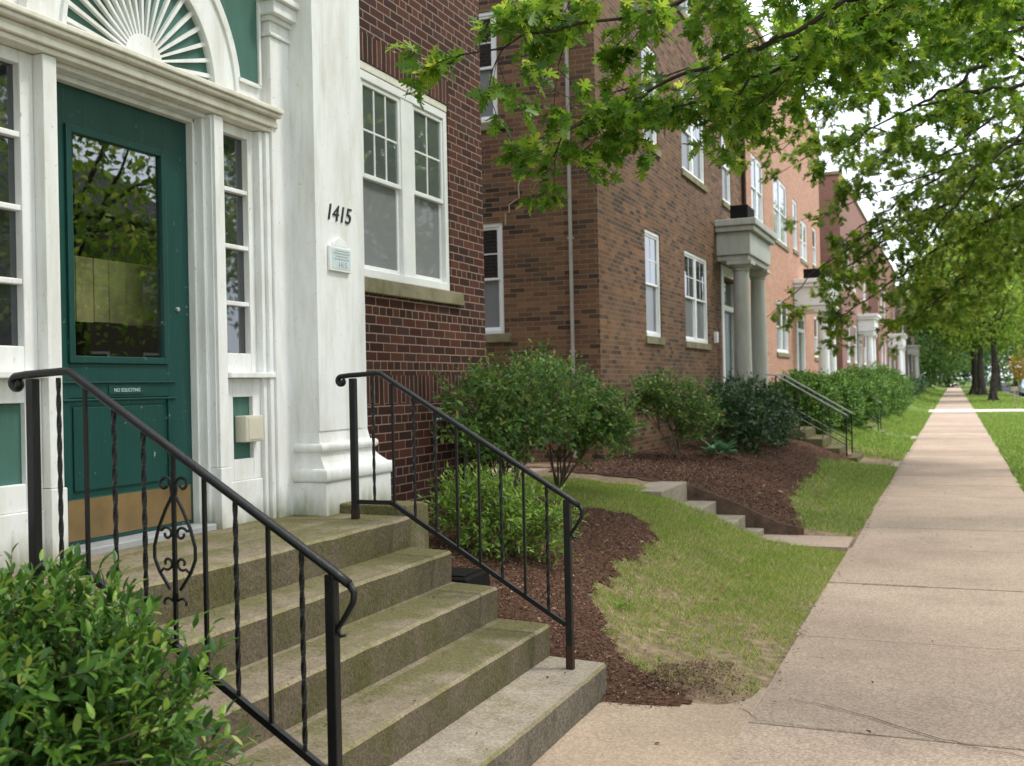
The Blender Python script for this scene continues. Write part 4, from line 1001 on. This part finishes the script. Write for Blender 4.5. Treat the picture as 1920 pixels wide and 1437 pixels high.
leaves('leaf_rosette', tpl_oval(.62), np.tile([[-3.0, 14.55, .56]], (n, 1)) + D * .12, unit(D + np.array([0, 0, -.35])), unit(D * .3 + np.array([0, 0, 1.])), rng.uniform(.16, .25, n), M['hosta'], h_)
hed = [(-2.95, 22.9, .95), (-2.75, 25.7, 1.0), (-2.62, 28.6, 1.0), (-2.7, 33.2, 1.15), (-2.6, 37.0, 1.2), (-2.55, 41.5, 1.3), (-2.6, 47.0, 1.3)]
hl = ['first rounded hedge shrub past the brown house stairs', 'second rounded hedge shrub past the brown house stairs', 'rounded hedge shrub just before the orange house stairs', 'rounded hedge shrub right after the orange house stairs', 'large rounded hedge shrub by the end of the orange house', 'rounded hedge shrub at the near corner of the rose house', 'farthest rounded hedge shrub before the rose house porch']
for (x, y, s), lab in zip(hed, hl):
    shrub('rounded_hedge', lab, (x, y, .5), [(x, y, 1.0, .80 * s, .92 * s, (.66, .80, .70, .84, .70, .82, .76)[int(y * 7) % 7] * s)], 2600, .17, 6, .085, 'leaf_hedge', SMALL, 3, .015, 'rounded bright green hedge shrubs', rmin=.5, jitter=.3, twigs=False, lump=.06, up=.35)
for x, y, s, lab in ((-2.9, 60., 1.0, 'dark shrub at the near end of the rose house with white posts'), (-2.7, 64.5, .9, 'low dark shrub in front of the white porch posts'), (-2.7, 72., 1.0, 'dark shrub beyond the white porch posts'), (-2.8, 82., 1.2, 'dark shrub before the grey brown house')):
    shrub('dark_shrub', lab, (x, y, .5), [(x, y, .95, .9 * s, 1.1 * s, .55 * s)], 260, .25, 6, .16, 'leaf_dark', SMALL, 3, .015, 'dark shrubs by the far houses', rmin=.6, twigs=False)

def litter(name, n, zone, size, mat, label, z):
    x = rng.uniform(zone[0], zone[1], n); y = rng.uniform(zone[2], zone[3], n); zz = np.array([z(a, b) for a, b in zip(x, y)])
    P = np.stack([x, y, zz], -1); D = rdir(n) * np.array([1, 1, .08]); N = rdir(n) * .25 + np.array([0, 0, 1.])
    return tag(leaves(name, OVAL, P, D, N, size * rng.uniform(.5, 1.3, n), M[mat]), label, 'fallen leaves', kind='stuff')
M['dryleaf'] = leafmat('dry_leaf', [(0, (.10, .06, .03)), (.6, (.24, .15, .07)), (1, (.42, .34, .2))], .1, .8, .1)
M['debris'] = leafmat('dark_debris', [(0, (.05, .035, .025)), (1, (.13, .10, .06))], 0., .9, .1)
litter('fallen_leaves', 130, (-3.3, -1.45, 5.4, 9.), .05, 'dryleaf', 'dry leaves lying on the mulch beside the stairs', lambda a, b: float(terr(a, b)) + .035)
litter('fallen_leaves', 90, (-1.65, .84, 3.2, 16.), .026, 'debris', 'dark bits of leaf scattered on the pavement', lambda a, b: .016)
litter('fallen_leaves', 420, (-.94, -.87, 5.7, 30.), .022, 'debris', 'dark crumbs of soil and leaf along the sidewalk edge', lambda a, b: .014)
litter('fallen_leaves', 40, (-2.5, -1.7, 2.8, 5.1), .02, 'debris', 'small dark bits of leaf on the stairs', lambda a, b: RZ * (1 + sum(a < v for v in SX[1:])) + .014)
litter('fallen_leaves', 110, (-3.4, -1.5, 11.6, 16.), .07, 'dryleaf', 'dry leaves lying on the far mulch bed', lambda a, b: float(terr(a, b)) + .035)
for (x, y, lab) in ((-1.95, 6.4, 'low broad leaved weed in the grass at the mulch edge'),):
    wd = empty('weed', (x, y, float(terr(x, y))), lab, 'weed'); n = 34
    a = rng.uniform(0, 6.28, n); el = rng.uniform(.1, .9, n); D = np.stack([np.cos(a) * np.cos(el), np.sin(a) * np.cos(el), np.sin(el)], -1)
    P = np.array([[x, y, float(terr(x, y)) + .01]]) + np.stack([rng.normal(0, .05, n), rng.normal(0, .06, n), np.zeros(n)], -1)
    leaves('leaf_rosette', OVAL, P, D, unit(D * .3 + np.array([0, 0, 1.])), rng.uniform(.03, .06, n), M['leaf_lime'], wd)
# ---- street trees
def limb_tree(name, label, base, h, r, limbs, mat, leaf, side_step=.22, side_len=(.5, 1.1), twigs=4, lpt=7, crown=None, crown_n=0, group=None, sparse=1.0, seed=0):
    rs = np.random.default_rng(seed)
    t = empty(name, base, label, 'tree', group); bx_, by_, bz_ = base
    m = MB(); tr = []
    for i in range(9):
        u = i / 8; tr.append((bx_ + .12 * math.sin(u * 4 + seed), by_ + .1 * math.sin(u * 3 + 1), bz_ - .1 + h * u))
    for k in range(len(tr) - 1): m.tube([tr[k], tr[k + 1]], r * (1.25 if k == 0 else 1.0) * (1 - .08 * k), r * (1 - .08 * (k + 1)), n=14, cap=False)
    for a in range(5):
        an = a * 1.257 + seed; m.tube([(bx_ + math.cos(an) * r * 1.7, by_ + math.sin(an) * r * 1.7, bz_ - .08), (bx_ + math.cos(an) * r * .95, by_ + math.sin(an) * r * .95, bz_ + .12), (bx_ + math.cos(an) * r * .6, by_ + math.sin(an) * r * .6, bz_ + .6)], r * .4, r * .2, n=6)
    m.build('trunk', M['bark'], t, smooth=True)
    bm_ = MB(); P, D, N, S = [], [], [], []
    def fine(path, k): # resample
        p = [Vector(q) for q in path]; out = []
        seg = [(p[i + 1] - p[i]).length for i in range(len(p) - 1)]; tot = sum(seg)
        nn = max(3, int(tot / .18))
        for i in range(nn + 1):
            d = tot * i / nn
            for s_, (a_, b_) in zip(seg, zip(p[:-1], p[1:])):
                if d <= s_ + 1e-6: out.append(a_.lerp(b_, d / s_)); break
                d -= s_
        for i in range(1, len(out) - 1):
            out[i] = out[i] + Vector(rs.normal(0, .018, 3))
        return out, tot
    def V3(v): return Vector([float(c) for c in v])
    for (path, r0, r1, t0, dens) in limbs:
        pts, tot = fine(path, 0); bm_.tube(pts, r0, r1, n=7)
        ns = max(2, int(tot * (1 - t0) / side_step * dens))
        for q in range(ns):
            u = t0 + (1 - t0) * (q + rs.uniform(.1, .9)) / ns
            i = min(int(u * (len(pts) - 1)), len(pts) - 2); o = pts[i]; d = (pts[i + 1] - pts[i]).normalized()
            ax = V3(unit(rs.normal(size=3))); sdv = (d.cross(ax)).normalized(); sdv.z *= .55
            sdir = (d * .75 + sdv * .9 + Vector((0, 0, -.12))).normalized()
            L = rs.uniform(*side_len) * (1.1 - .5 * u)
            sp_ = [o]; dd = sdir.copy()
            for k in range(4):
                dd = (dd + V3(rs.normal(0, .14, 3)) + Vector((0, 0, -.09))).normalized(); sp_.append(sp_[-1] + dd * L / 4)
            bm_.tube(sp_, max(.0045, r1 * .5), .0025, n=4, cap=False)
            ends = [(sp_[-1], dd)]
            for w_ in range(twigs):
                k = rs.integers(1, 4); b0 = sp_[k].lerp(sp_[k + 1], rs.uniform()); tdn = (dd + V3(rs.normal(0, .7, 3))).normalized(); tdn.z = tdn.z * .6 - .1; tl = rs.uniform(.14, .32)
                e = b0 + tdn * tl; bm_.tube([b0, e], .0028, .0016, n=3, cap=False); ends.append((e, tdn))
                for j in range(lpt // 2):
                    pp = b0.lerp(e, rs.uniform(.3, .9)); P.append(pp); D.append(tdn + V3(rs.normal(0, .7, 3)))
            for e, dn in ends:
                for j in range(lpt):
                    P.append(e + V3(rs.normal(0, .025, 3))); D.append(dn * .6 + V3(rs.normal(0, .75, 3)) + Vector((0, 0, -.2)))
    if limbs: bm_.build('branches', M['twig'], t, smooth=True)
    if P:
        P_ = np.array(P); D_ = unit(np.array(D)); n_ = len(P_)
        keep = rs.uniform(size=n_) < sparse; P_, D_ = P_[keep], D_[keep]; n_ = len(P_)
        N_ = unit(rs.normal(size=(n_, 3)) * .55 + np.array([0, 0, 1.])); S_ = leaf * rs.uniform(.6, 1.2, n_)
        leaves('leaf_sprays', OAK, P_, D_, N_, S_, M[mat], t)
    if crown_n:
        cx, cy_, cz, rx, ry, rz, ls, clumps = crown[:8]; cm = crown[8] if len(crown) > 8 else mat
        d = unit(rs.normal(size=(clumps, 3))); rr = rs.uniform(.45, 1., (clumps, 1)) ** .6
        C = np.array([cx, cy_, cz]) + d * rr * np.array([rx, ry, rz])
        k = crown_n // clumps; cs = .16 * (rx + ry + rz) / 3 * rs.uniform(.7, 1.5, (clumps, 1, 1))
        Q = (C[:, None] + rs.normal(size=(clumps, k, 3)) * cs * np.array([1.2, 1.2, .7])).reshape(-1, 3)
        n_ = len(Q); Dq = unit(rs.normal(size=(n_, 3)) + np.array([0, 0, -.3])); Nq = unit(rs.normal(size=(n_, 3)) * .6 + np.array([0, 0, 1.]))
        leaves('crown', SMALL, Q, Dq, Nq, ls * rs.uniform(.6, 1.3, n_), M[cm], t)
        bb = MB(); top = Vector(tr[-1])
        for i in range(min(14, clumps)):
            e = Vector([float(v) for v in C[i]]); s0 = top if i % 2 else Vector(tr[-3]); md = s0.lerp(e, .5) + Vector((0, 0, .3)); bb.tube([s0, md, e], r * .3, r * .05, n=6)
        bb.build('limbs', M['bark'], t, smooth=True)
    return t
TA = (3.1, 7.2, 0.)
limb_tree('street_tree', 'oak street tree whose long branch hangs over the maroon house window', TA, 7.5, .27, [
    ([(3.1, 7.3, 4.6), (1.6, 8.9, 5.3), (-.49, 9.1, 4.75), (-1.27, 8.34, 4.2), (-1.9, 7.65, 3.80), (-2.46, 6.99, 3.38), (-2.50, 6.86, 3.16)], .05, .006, .42, 1.0),
    ([(3.1, 7.3, 5.2), (1.2, 8.4, 5.6), (-1.03, 8.44, 4.80), (-1.56, 7.57, 4.38), (-2.08, 6.93, 4.05), (-2.47, 6.44, 3.87), (-2.80, 6.0, 3.66)], .045, .005, .45, .75),
    ([(1.2, 8.9, 5.3), (-.88, 9.15, 4.40), (-1.7, 8.38, 3.82), (-2.06, 7.8, 3.64), (-2.3, 7.5, 3.54)], .03, .004, .35, .9),
    ([(2.2, 8.5, 5.2), (-.1, 10.23, 5.2), (-.74, 9.64, 4.62), (-1.23, 9.22, 4.18), (-1.54, 8.88, 3.80)], .035, .004, .3, 1.1),
    ([(1.4, 8.6, 5.6), (-.6, 8.6, 5.5), (-1.6, 7.6, 4.75), (-2.2, 6.9, 4.35), (-2.5, 6.6, 4.2)], .03, .005, .35, .8),
    ([(2.4, 8.2, 5.0), (.6, 10.8, 5.4), (-.7, 10.6, 5.0), (-1.6, 10.1, 4.35), (-1.9, 9.8, 4.15)], .03, .005, .4, .9)],
    'leaf_oak', .12, .17, (.35, .95), 5, 6, (3.1, 7.2, 9.5, 4.2, 4.5, 3.6, .15, 50), 5000, 'street trees along the sidewalk', 1., 3)
limb_tree('street_tree', 'oak street tree with sparse dark branches in the upper right', (3.1, 14.2, 0.), 7.8, .28, [
    ([(3.1, 14.2, 4.9), (1.9, 14.0, 5.2), (1.01, 13.4, 4.92), (.09, 12.59, 4.66), (-.3, 12.2, 4.5)], .045, .012, .45, .35),
    ([(3.1, 14.2, 5.6), (1.12, 14.52, 6.04), (.07, 13.55, 5.0), (-.77, 12.66, 4.45), (-1.2, 12.27, 4.05)], .05, .006, .45, .75),
    ([(3.1, 14.2, 5.4), (1.11, 14.52, 6.0), (.15, 13.69, 5.95), (-.97, 12.58, 5.5), (-1.75, 11.82, 4.9)], .05, .006, .4, 1.0),
    ([(2.2, 14.4, 5.9), (.4, 13.2, 6.0), (-.8, 11.9, 5.6), (-1.8, 11.2, 5.05), (-2.1, 10.9, 4.7)], .04, .006, .4, 1.1),
    ([(2.2, 14.4, 5.8), (.6, 15.4, 6.1), (-.5, 15.2, 5.9), (-1.4, 14.2, 5.3)], .035, .006, .4, .8),
    ([(3.1, 14.2, 6.2), (1.3, 16.76, 7.17), (.17, 15.75, 6.29), (-.62, 14.89, 5.86), (-1.23, 14.09, 5.2)], .045, .006, .3, 1.0),
    ([(3.1, 14.2, 4.8), (1.26, 16.75, 5.52), (.48, 15.88, 5.05), (-.13, 15.09, 4.5)], .05, .010, .35, .6),
    ([(3.1, 14.2, 5.9), (1.6, 12.8, 6.1), (-.35, 11.21, 5.64), (-1.02, 10.72, 5.08), (-1.51, 10.19, 4.6), (-1.8, 9.85, 4.12)], .04, .005, .4, 1.1),
    ([(2.4, 14.3, 5.6), (1.2, 13.0, 6.0), (.5, 12.2, 5.6), (-.1, 11.6, 5.4)], .035, .005, .3, .9),
    ([(2.6, 14.3, 5.2), (1.0, 13.2, 5.55), (.6, 12.4, 5.35), (.1, 11.8, 5.0)], .035, .006, .4, .5)],
    'leaf_oak', .13, .20, (.4, 1.0), 5, 7, (3.3, 14.2, 10., 4.0, 4.2, 3.4, .17, 44), 4200, 'street trees along the sidewalk', .78, 5)
limb_tree('street_tree', 'oak street tree with drooping dense boughs over the sidewalk', (3.0, 20.8, 0.), 8., .3, [
    ([(3., 20.8, 5.2), (1.5, 20.09, 5.35), (-.25, 18.29, 4.25), (-1.2, 17.3, 3.55), (-1.89, 16.53, 2.98)], .055, .007, .30, 1.0),
    ([(3., 20.8, 4.8), (1.48, 20.09, 4.72), (-.19, 18.32, 3.65), (-1.1, 17.3, 2.9), (-1.68, 16.62, 2.45)], .05, .006, .28, 1.05),
    ([(3., 20.8, 5.6), (1.59, 21.21, 5.9), (.17, 19.54, 5.2), (-1.07, 18.49, 4.3), (-1.76, 17.67, 3.68)], .05, .006, .25, 1.0),
    ([(3., 20.8, 4.6), (1.56, 21.21, 4.5), (.29, 19.6, 3.35), (-.68, 18.12, 2.45)], .045, .006, .22, 1.15),
    ([(2.4, 20.8, 5.9), (-.22, 19.38, 5.30), (-1.16, 18.45, 5.75), (-2.2, 17.48, 5.1)], .04, .006, .3, .8),
    ([(3., 20.9, 4.4), (1.7, 22.5, 4.3), (.7, 22.0, 3.6), (.0, 21.0, 2.85)], .045, .006, .2, 1.2),
    ([(3., 20.9, 5.0), (1.9, 23.2, 5.0), (.8, 23.6, 4.3), (-.2, 23.0, 3.5), (-.8, 22.6, 3.0)], .045, .006, .2, 1.2),
    ([(3., 20.8, 6.6), (1.61, 21.22, 7.14), (.19, 19.55, 6.34), (-.78, 18.07, 5.35), (-1.5, 17.4, 4.65)], .045, .006, .3, 1.2),
    ([(1.5, 20.09, 5.0), (-.25, 18.4, 4.3), (-1.3, 17.2, 3.75), (-2.0, 16.6, 3.15), (-2.58, 16.25, 2.55)], .03, .004, .35, .32),
    ([(1.6, 20.4, 5.4), (.0, 18.9, 5.0), (-1.2, 17.8, 4.5), (-1.7, 17.4, 4.25), (-2.0, 17.2, 4.1)], .03, .004, .4, .5),
    ([(3., 20.8, 5.0), (1.34, 17.86, 5.47), (.57, 17.01, 4.74), (-.02, 16.22, 3.9), (-.44, 16.05, 3.33)], .045, .006, .3, 1.0),
    ([(3., 20.8, 5.0), (1.84, 22.4, 5.33), (.86, 20.91, 4.5), (.13, 19.53, 3.64), (-.3, 19.36, 2.95)], .045, .006, .25, 1.1),
    ([(2.4, 20.6, 6.6), (.6, 18.2, 6.7), (-1.16, 16.83, 6.08), (-1.84, 16.55, 5.46), (-2.41, 16.1, 4.97)], .04, .005, .35, .9),
    ([(2.5, 20.7, 5.2), (1.3, 18.8, 4.9), (.8, 18.0, 4.3), (.45, 17.4, 3.7)], .04, .006, .25, 1.1),
    ([(2.5, 20.7, 5.6), (1.0, 19.4, 5.4), (.2, 18.4, 4.8), (-.3, 17.6, 4.3)], .04, .006, .25, .9)],
    'leaf_oak2', .105, .165, (.45, 1.2), 5, 7, (3.4, 21.5, 10.2, 3.6, 4.2, 3.4, .19, 40), 4000, 'street trees along the sidewalk', 1., 9)
far_trees = [  # base, height of trunk, r, crown
    ((2.3, 75.5, 0), 5.0, .27, (2.4, 75.5, 8.2, 4.8, 4.8, 4.8, .30, 80, 'leaf_oak2'), 'dark trunked street tree standing nearest beyond the crossing driveway'),
    ((2.15, 97., 0), 5.2, .36, (2.3, 97, 9., 5.0, 5, 5.5, .34, 80, 'leaf_oak2'), 'street tree with a thick grey trunk behind the dark one'),
    ((1.6, 101., 0), 5.2, .38, (1.2, 101, 8.5, 4.6, 5, 5.0, .34, 80, 'leaf_fardark'), 'dark leaved street tree closest to the sidewalk end'),
    ((4.0, 120., 0), 5, .4, (4.0, 120, 9, 6, 6, 6, .4, 80, 'leaf_far'), 'pale green street tree far along the verge on the right'),
    ((-2.6, 128., 0), 4, .3, (-2.8, 128, 5.6, 4.2, 5, 4.8, .4, 80, 'leaf_far'), 'bright green tree left of the far end of the sidewalk'),
    ((-.9, 175., 0), 4, .3, (-.6, 175, 5.2, 6., 5, 5.0, .5, 80, 'leaf_fardark'), 'blue green tree closing the far end of the sidewalk'),
    ((-8.5, 150., 0), 5, .35, (-8.5, 150, 8, 7, 6, 7, .5, 80, 'leaf_far'), 'tall pale tree behind the grey brown house'),
    ((9., 190., 0), 5, .35, (9, 190, 8, 9, 6, 8, .6, 80, 'leaf_far'), 'wide pale tree far down the road'),
    ((14.5, 150., 0), 5, .35, (14.5, 150, 8, 7, 6, 7, .5, 80, 'leaf_fardark'), 'dark tree across the road far on the right'),
]
for (b, h, r, cr_, lab) in far_trees: limb_tree('street_tree', lab, b, h, r, [], 'leaf_far', .1, crown=cr_, crown_n=11000, group='trees at the end of the street', seed=int(b[1]))
for (b, s, lab, sd) in (((14.5, 13.5, 0), 1.0, 'tree across the road mirrored in the door glass', 21), ((15.5, 23., 0), 1.15, 'larger tree across the road mirrored in the door glass', 22), ((14.0, 34., 0), 1.1, 'tree across the road mirrored in the near window', 23), ((17., 47., 0), 1.2, 'second tree across the road mirrored in the near window', 24)):
    limb_tree('roadside_tree', lab, b, 5.5 * s, .3, [], 'leaf_far', .1, crown=(b[0], b[1], 7.2 * s, 4.4 * s, 4.4 * s, 4.6 * s, .30, 70, 'leaf_oak2'), crown_n=9000, group='trees across the road', seed=sd)
for (y0, y1, mt, lab) in ((3., 17., 'brick5', 'dark house across the road mirrored in the door glass'), (21., 36., 'brick5', 'wide dark house across the road mirrored in the near window')):
    b = empty('brick_house', (22., (y0 + y1) / 2, 0), lab, 'house')
    fx_ = lambda u, v, w: (22. - w, u, v)
    w = MB(); hs = [(y, y + 1.2, z, z + 1.6) for y in (y0 + 1.5, y0 + 5, y0 + 9, y0 + 12) for z in (1.6, 4.8)]
    holed_wall(w, fx_, y0, y1, -.1, 8.2, hs); shell(w, 22., 32., y0, y1, -.1, 8.2, skip='w'); w.build('wall', M[mt], b)
    m = MB(); m.prism([(21.6, 8.2), (32.4, 8.2), (27., 11.5)], y0 - .3, y1 + .3, 1); m.build('roof', M['roof'], b)
    for h in hs: window(fx_, b, *h, recess=.05)
for y, lab, sd in ((-2.2, 'unseen street tree added just behind the viewpoint to dim the sky', 41), (-10.5, 'second unseen street tree added behind the viewpoint to dim the sky', 42)):
    limb_tree('street_tree', lab, (3.2, y, 0), 5.5, .28, [], 'leaf_oak', .1, crown=(3.0, y, 7.4, 4.8, 4.6, 3.6, .20, 70), crown_n=14000, group='street trees along the sidewalk', seed=sd)  # both added out of view; dense low crowns hold back skylight
yb = empty('yellow_bush', (7.5, 128, 0), 'yellow bush beside the parked car far down the road', 'bush')
P, D, N, S, _l = shoots([(7.2, 128, 2.6, 1.6, 1.5, 1.7)], 500, .3, 5, .3, SMALL); leaves('foliage', SMALL, P, D, N, S, M['leaf_yellow'], yb)
m = MB(); m.tube([(7.2, 128, -.1), (7.2, 128, 2.2)], .08, n=6); m.build('stems', M['stem'], yb)

# ---- car, bin and stake far on the right
cx, cyy = 5.55, 91.
cr_ = empty('parked_car', (cx, cyy, -.14), 'silver blue car parked at the kerb behind the street trees', 'car')
z0 = -.14; prof = [(-2.2, .42), (-2.2, .78), (-2.05, .92), (-1.2, 1.0), (-.55, 1.42), (.75, 1.45), (1.55, 1.02), (2.15, .92), (2.2, .45)]
m = MB(); rings = []
for xx, k in ((-.88, .90), (-.80, .98), (.0, 1.0), (.80, .98), (.88, .90)): rings.append([(cx + xx * (1 if z < 1.05 else .8), cyy + y * k, z0 + .1 + (z - .1) * (1 if z < 1.05 else .9 + .1 * k)) for y, z in prof])
m.loft(rings); m.build('body', M['carpaint'], cr_, bevel=.05)
m = MB()
for s in (-1, 1): m.prism([(cyy - 1.05, z0 + 1.02), (cyy - .52, z0 + 1.36), (cyy + .7, z0 + 1.38), (cyy + 1.35, z0 + 1.03)], cx + s * .72, cx + s * .885)
m.prism([(cx - .62, z0 + 1.05), (cx + .62, z0 + 1.05), (cx + .55, z0 + 1.38), (cx - .55, z0 + 1.38)], cyy - 1.02, cyy - .7, 1); m.build('window', M['glass'], cr_)
for sx_ in (-1, 1):
    for yy in (-1.35, 1.35):
        m = MB(); m.lathe((0, 0, 0), [(-.1, .28), (-.1, .33), (.1, .33), (.1, .28)], 18); m.v = [(cx + sx_ * .78 + z, cyy + yy + x, z0 + .33 + y) for x, y, z in m.v]; wl_ = m.build('wheel', M['tyre'], cr_)
        m = MB(); m.lathe((0, 0, 0), [(-.102, .2), (.102, .2)], 14); m.v = [(cx + sx_ * .78 + z, cyy + yy + x, z0 + .33 + y) for x, y, z in m.v]; m.build('rim', M['steel'], wl_)
    m = MB(); m.box(cx + sx_ * .72, cx + sx_ * .45, cyy - 2.21, cyy - 2.14, z0 + .66, z0 + .78); m.build('tail_light', plain('tail_light', (.3, .02, .02), .3), cr_)
bn = empty('wheelie_bin', (4.2, 68.5, 0), 'dark green wheeled bin standing on the verge at the right edge', 'bin')
m = MB(); m.loft([[(4.2 + a * .28 * k, 68.5 + b * .3 * k, z) for a, b in ((-1, -1), (1, -1), (1, 1), (-1, 1))] for z, k in ((.06, .8), (.95, 1.), (1.0, 1.06))]); m.build('bin_body', M['bin'], bn, bevel=.02)
m = MB(); m.box(3.9, 4.5, 68.18, 68.84, 1.001, 1.07); m.build('lid', M['bin'], bn, bevel=.03)
for s in (-1, 1):
    m = MB(); m.lathe((0, 0, 0), [(-.03, .1), (.03, .1)], 14); m.v = [(4.2 + s * .27 + z, 68.82 + x, .1 + y) for x, y, z in m.v]; m.build('wheel', M['tyre'], bn)
sk = empty('yard_stake', (2.75, 58.5, 0), 'thin wooden stake with a small board in the verge by the driveway', 'stake')
m = MB(); m.box(2.72, 2.77, 58.47, 58.52, -.1, 1.0); m.build('stake', M['wood'], sk)
m = MB(); m.box(2.6, 2.9, 58.44, 58.468, .85, 1.05); m.build('board', M['wood'], sk, bevel=.01)

# ---- service cable to the second house
cb = MB(); pts = []
A_, B_ = Vector((3.2, 9.0, 6.9)), Vector((-4.0, 12.9, 5.25))
for i in range(25):
    t = i / 24; p = A_.lerp(B_, t); p.z -= .5 * 4 * t * (1 - t); pts.append(p)
cb.tube(pts, .009, n=5)
tag(cb.build('service_cable', M['dark'], smooth=True), 'thin black cable running from the street to the brown brick house', 'cable')
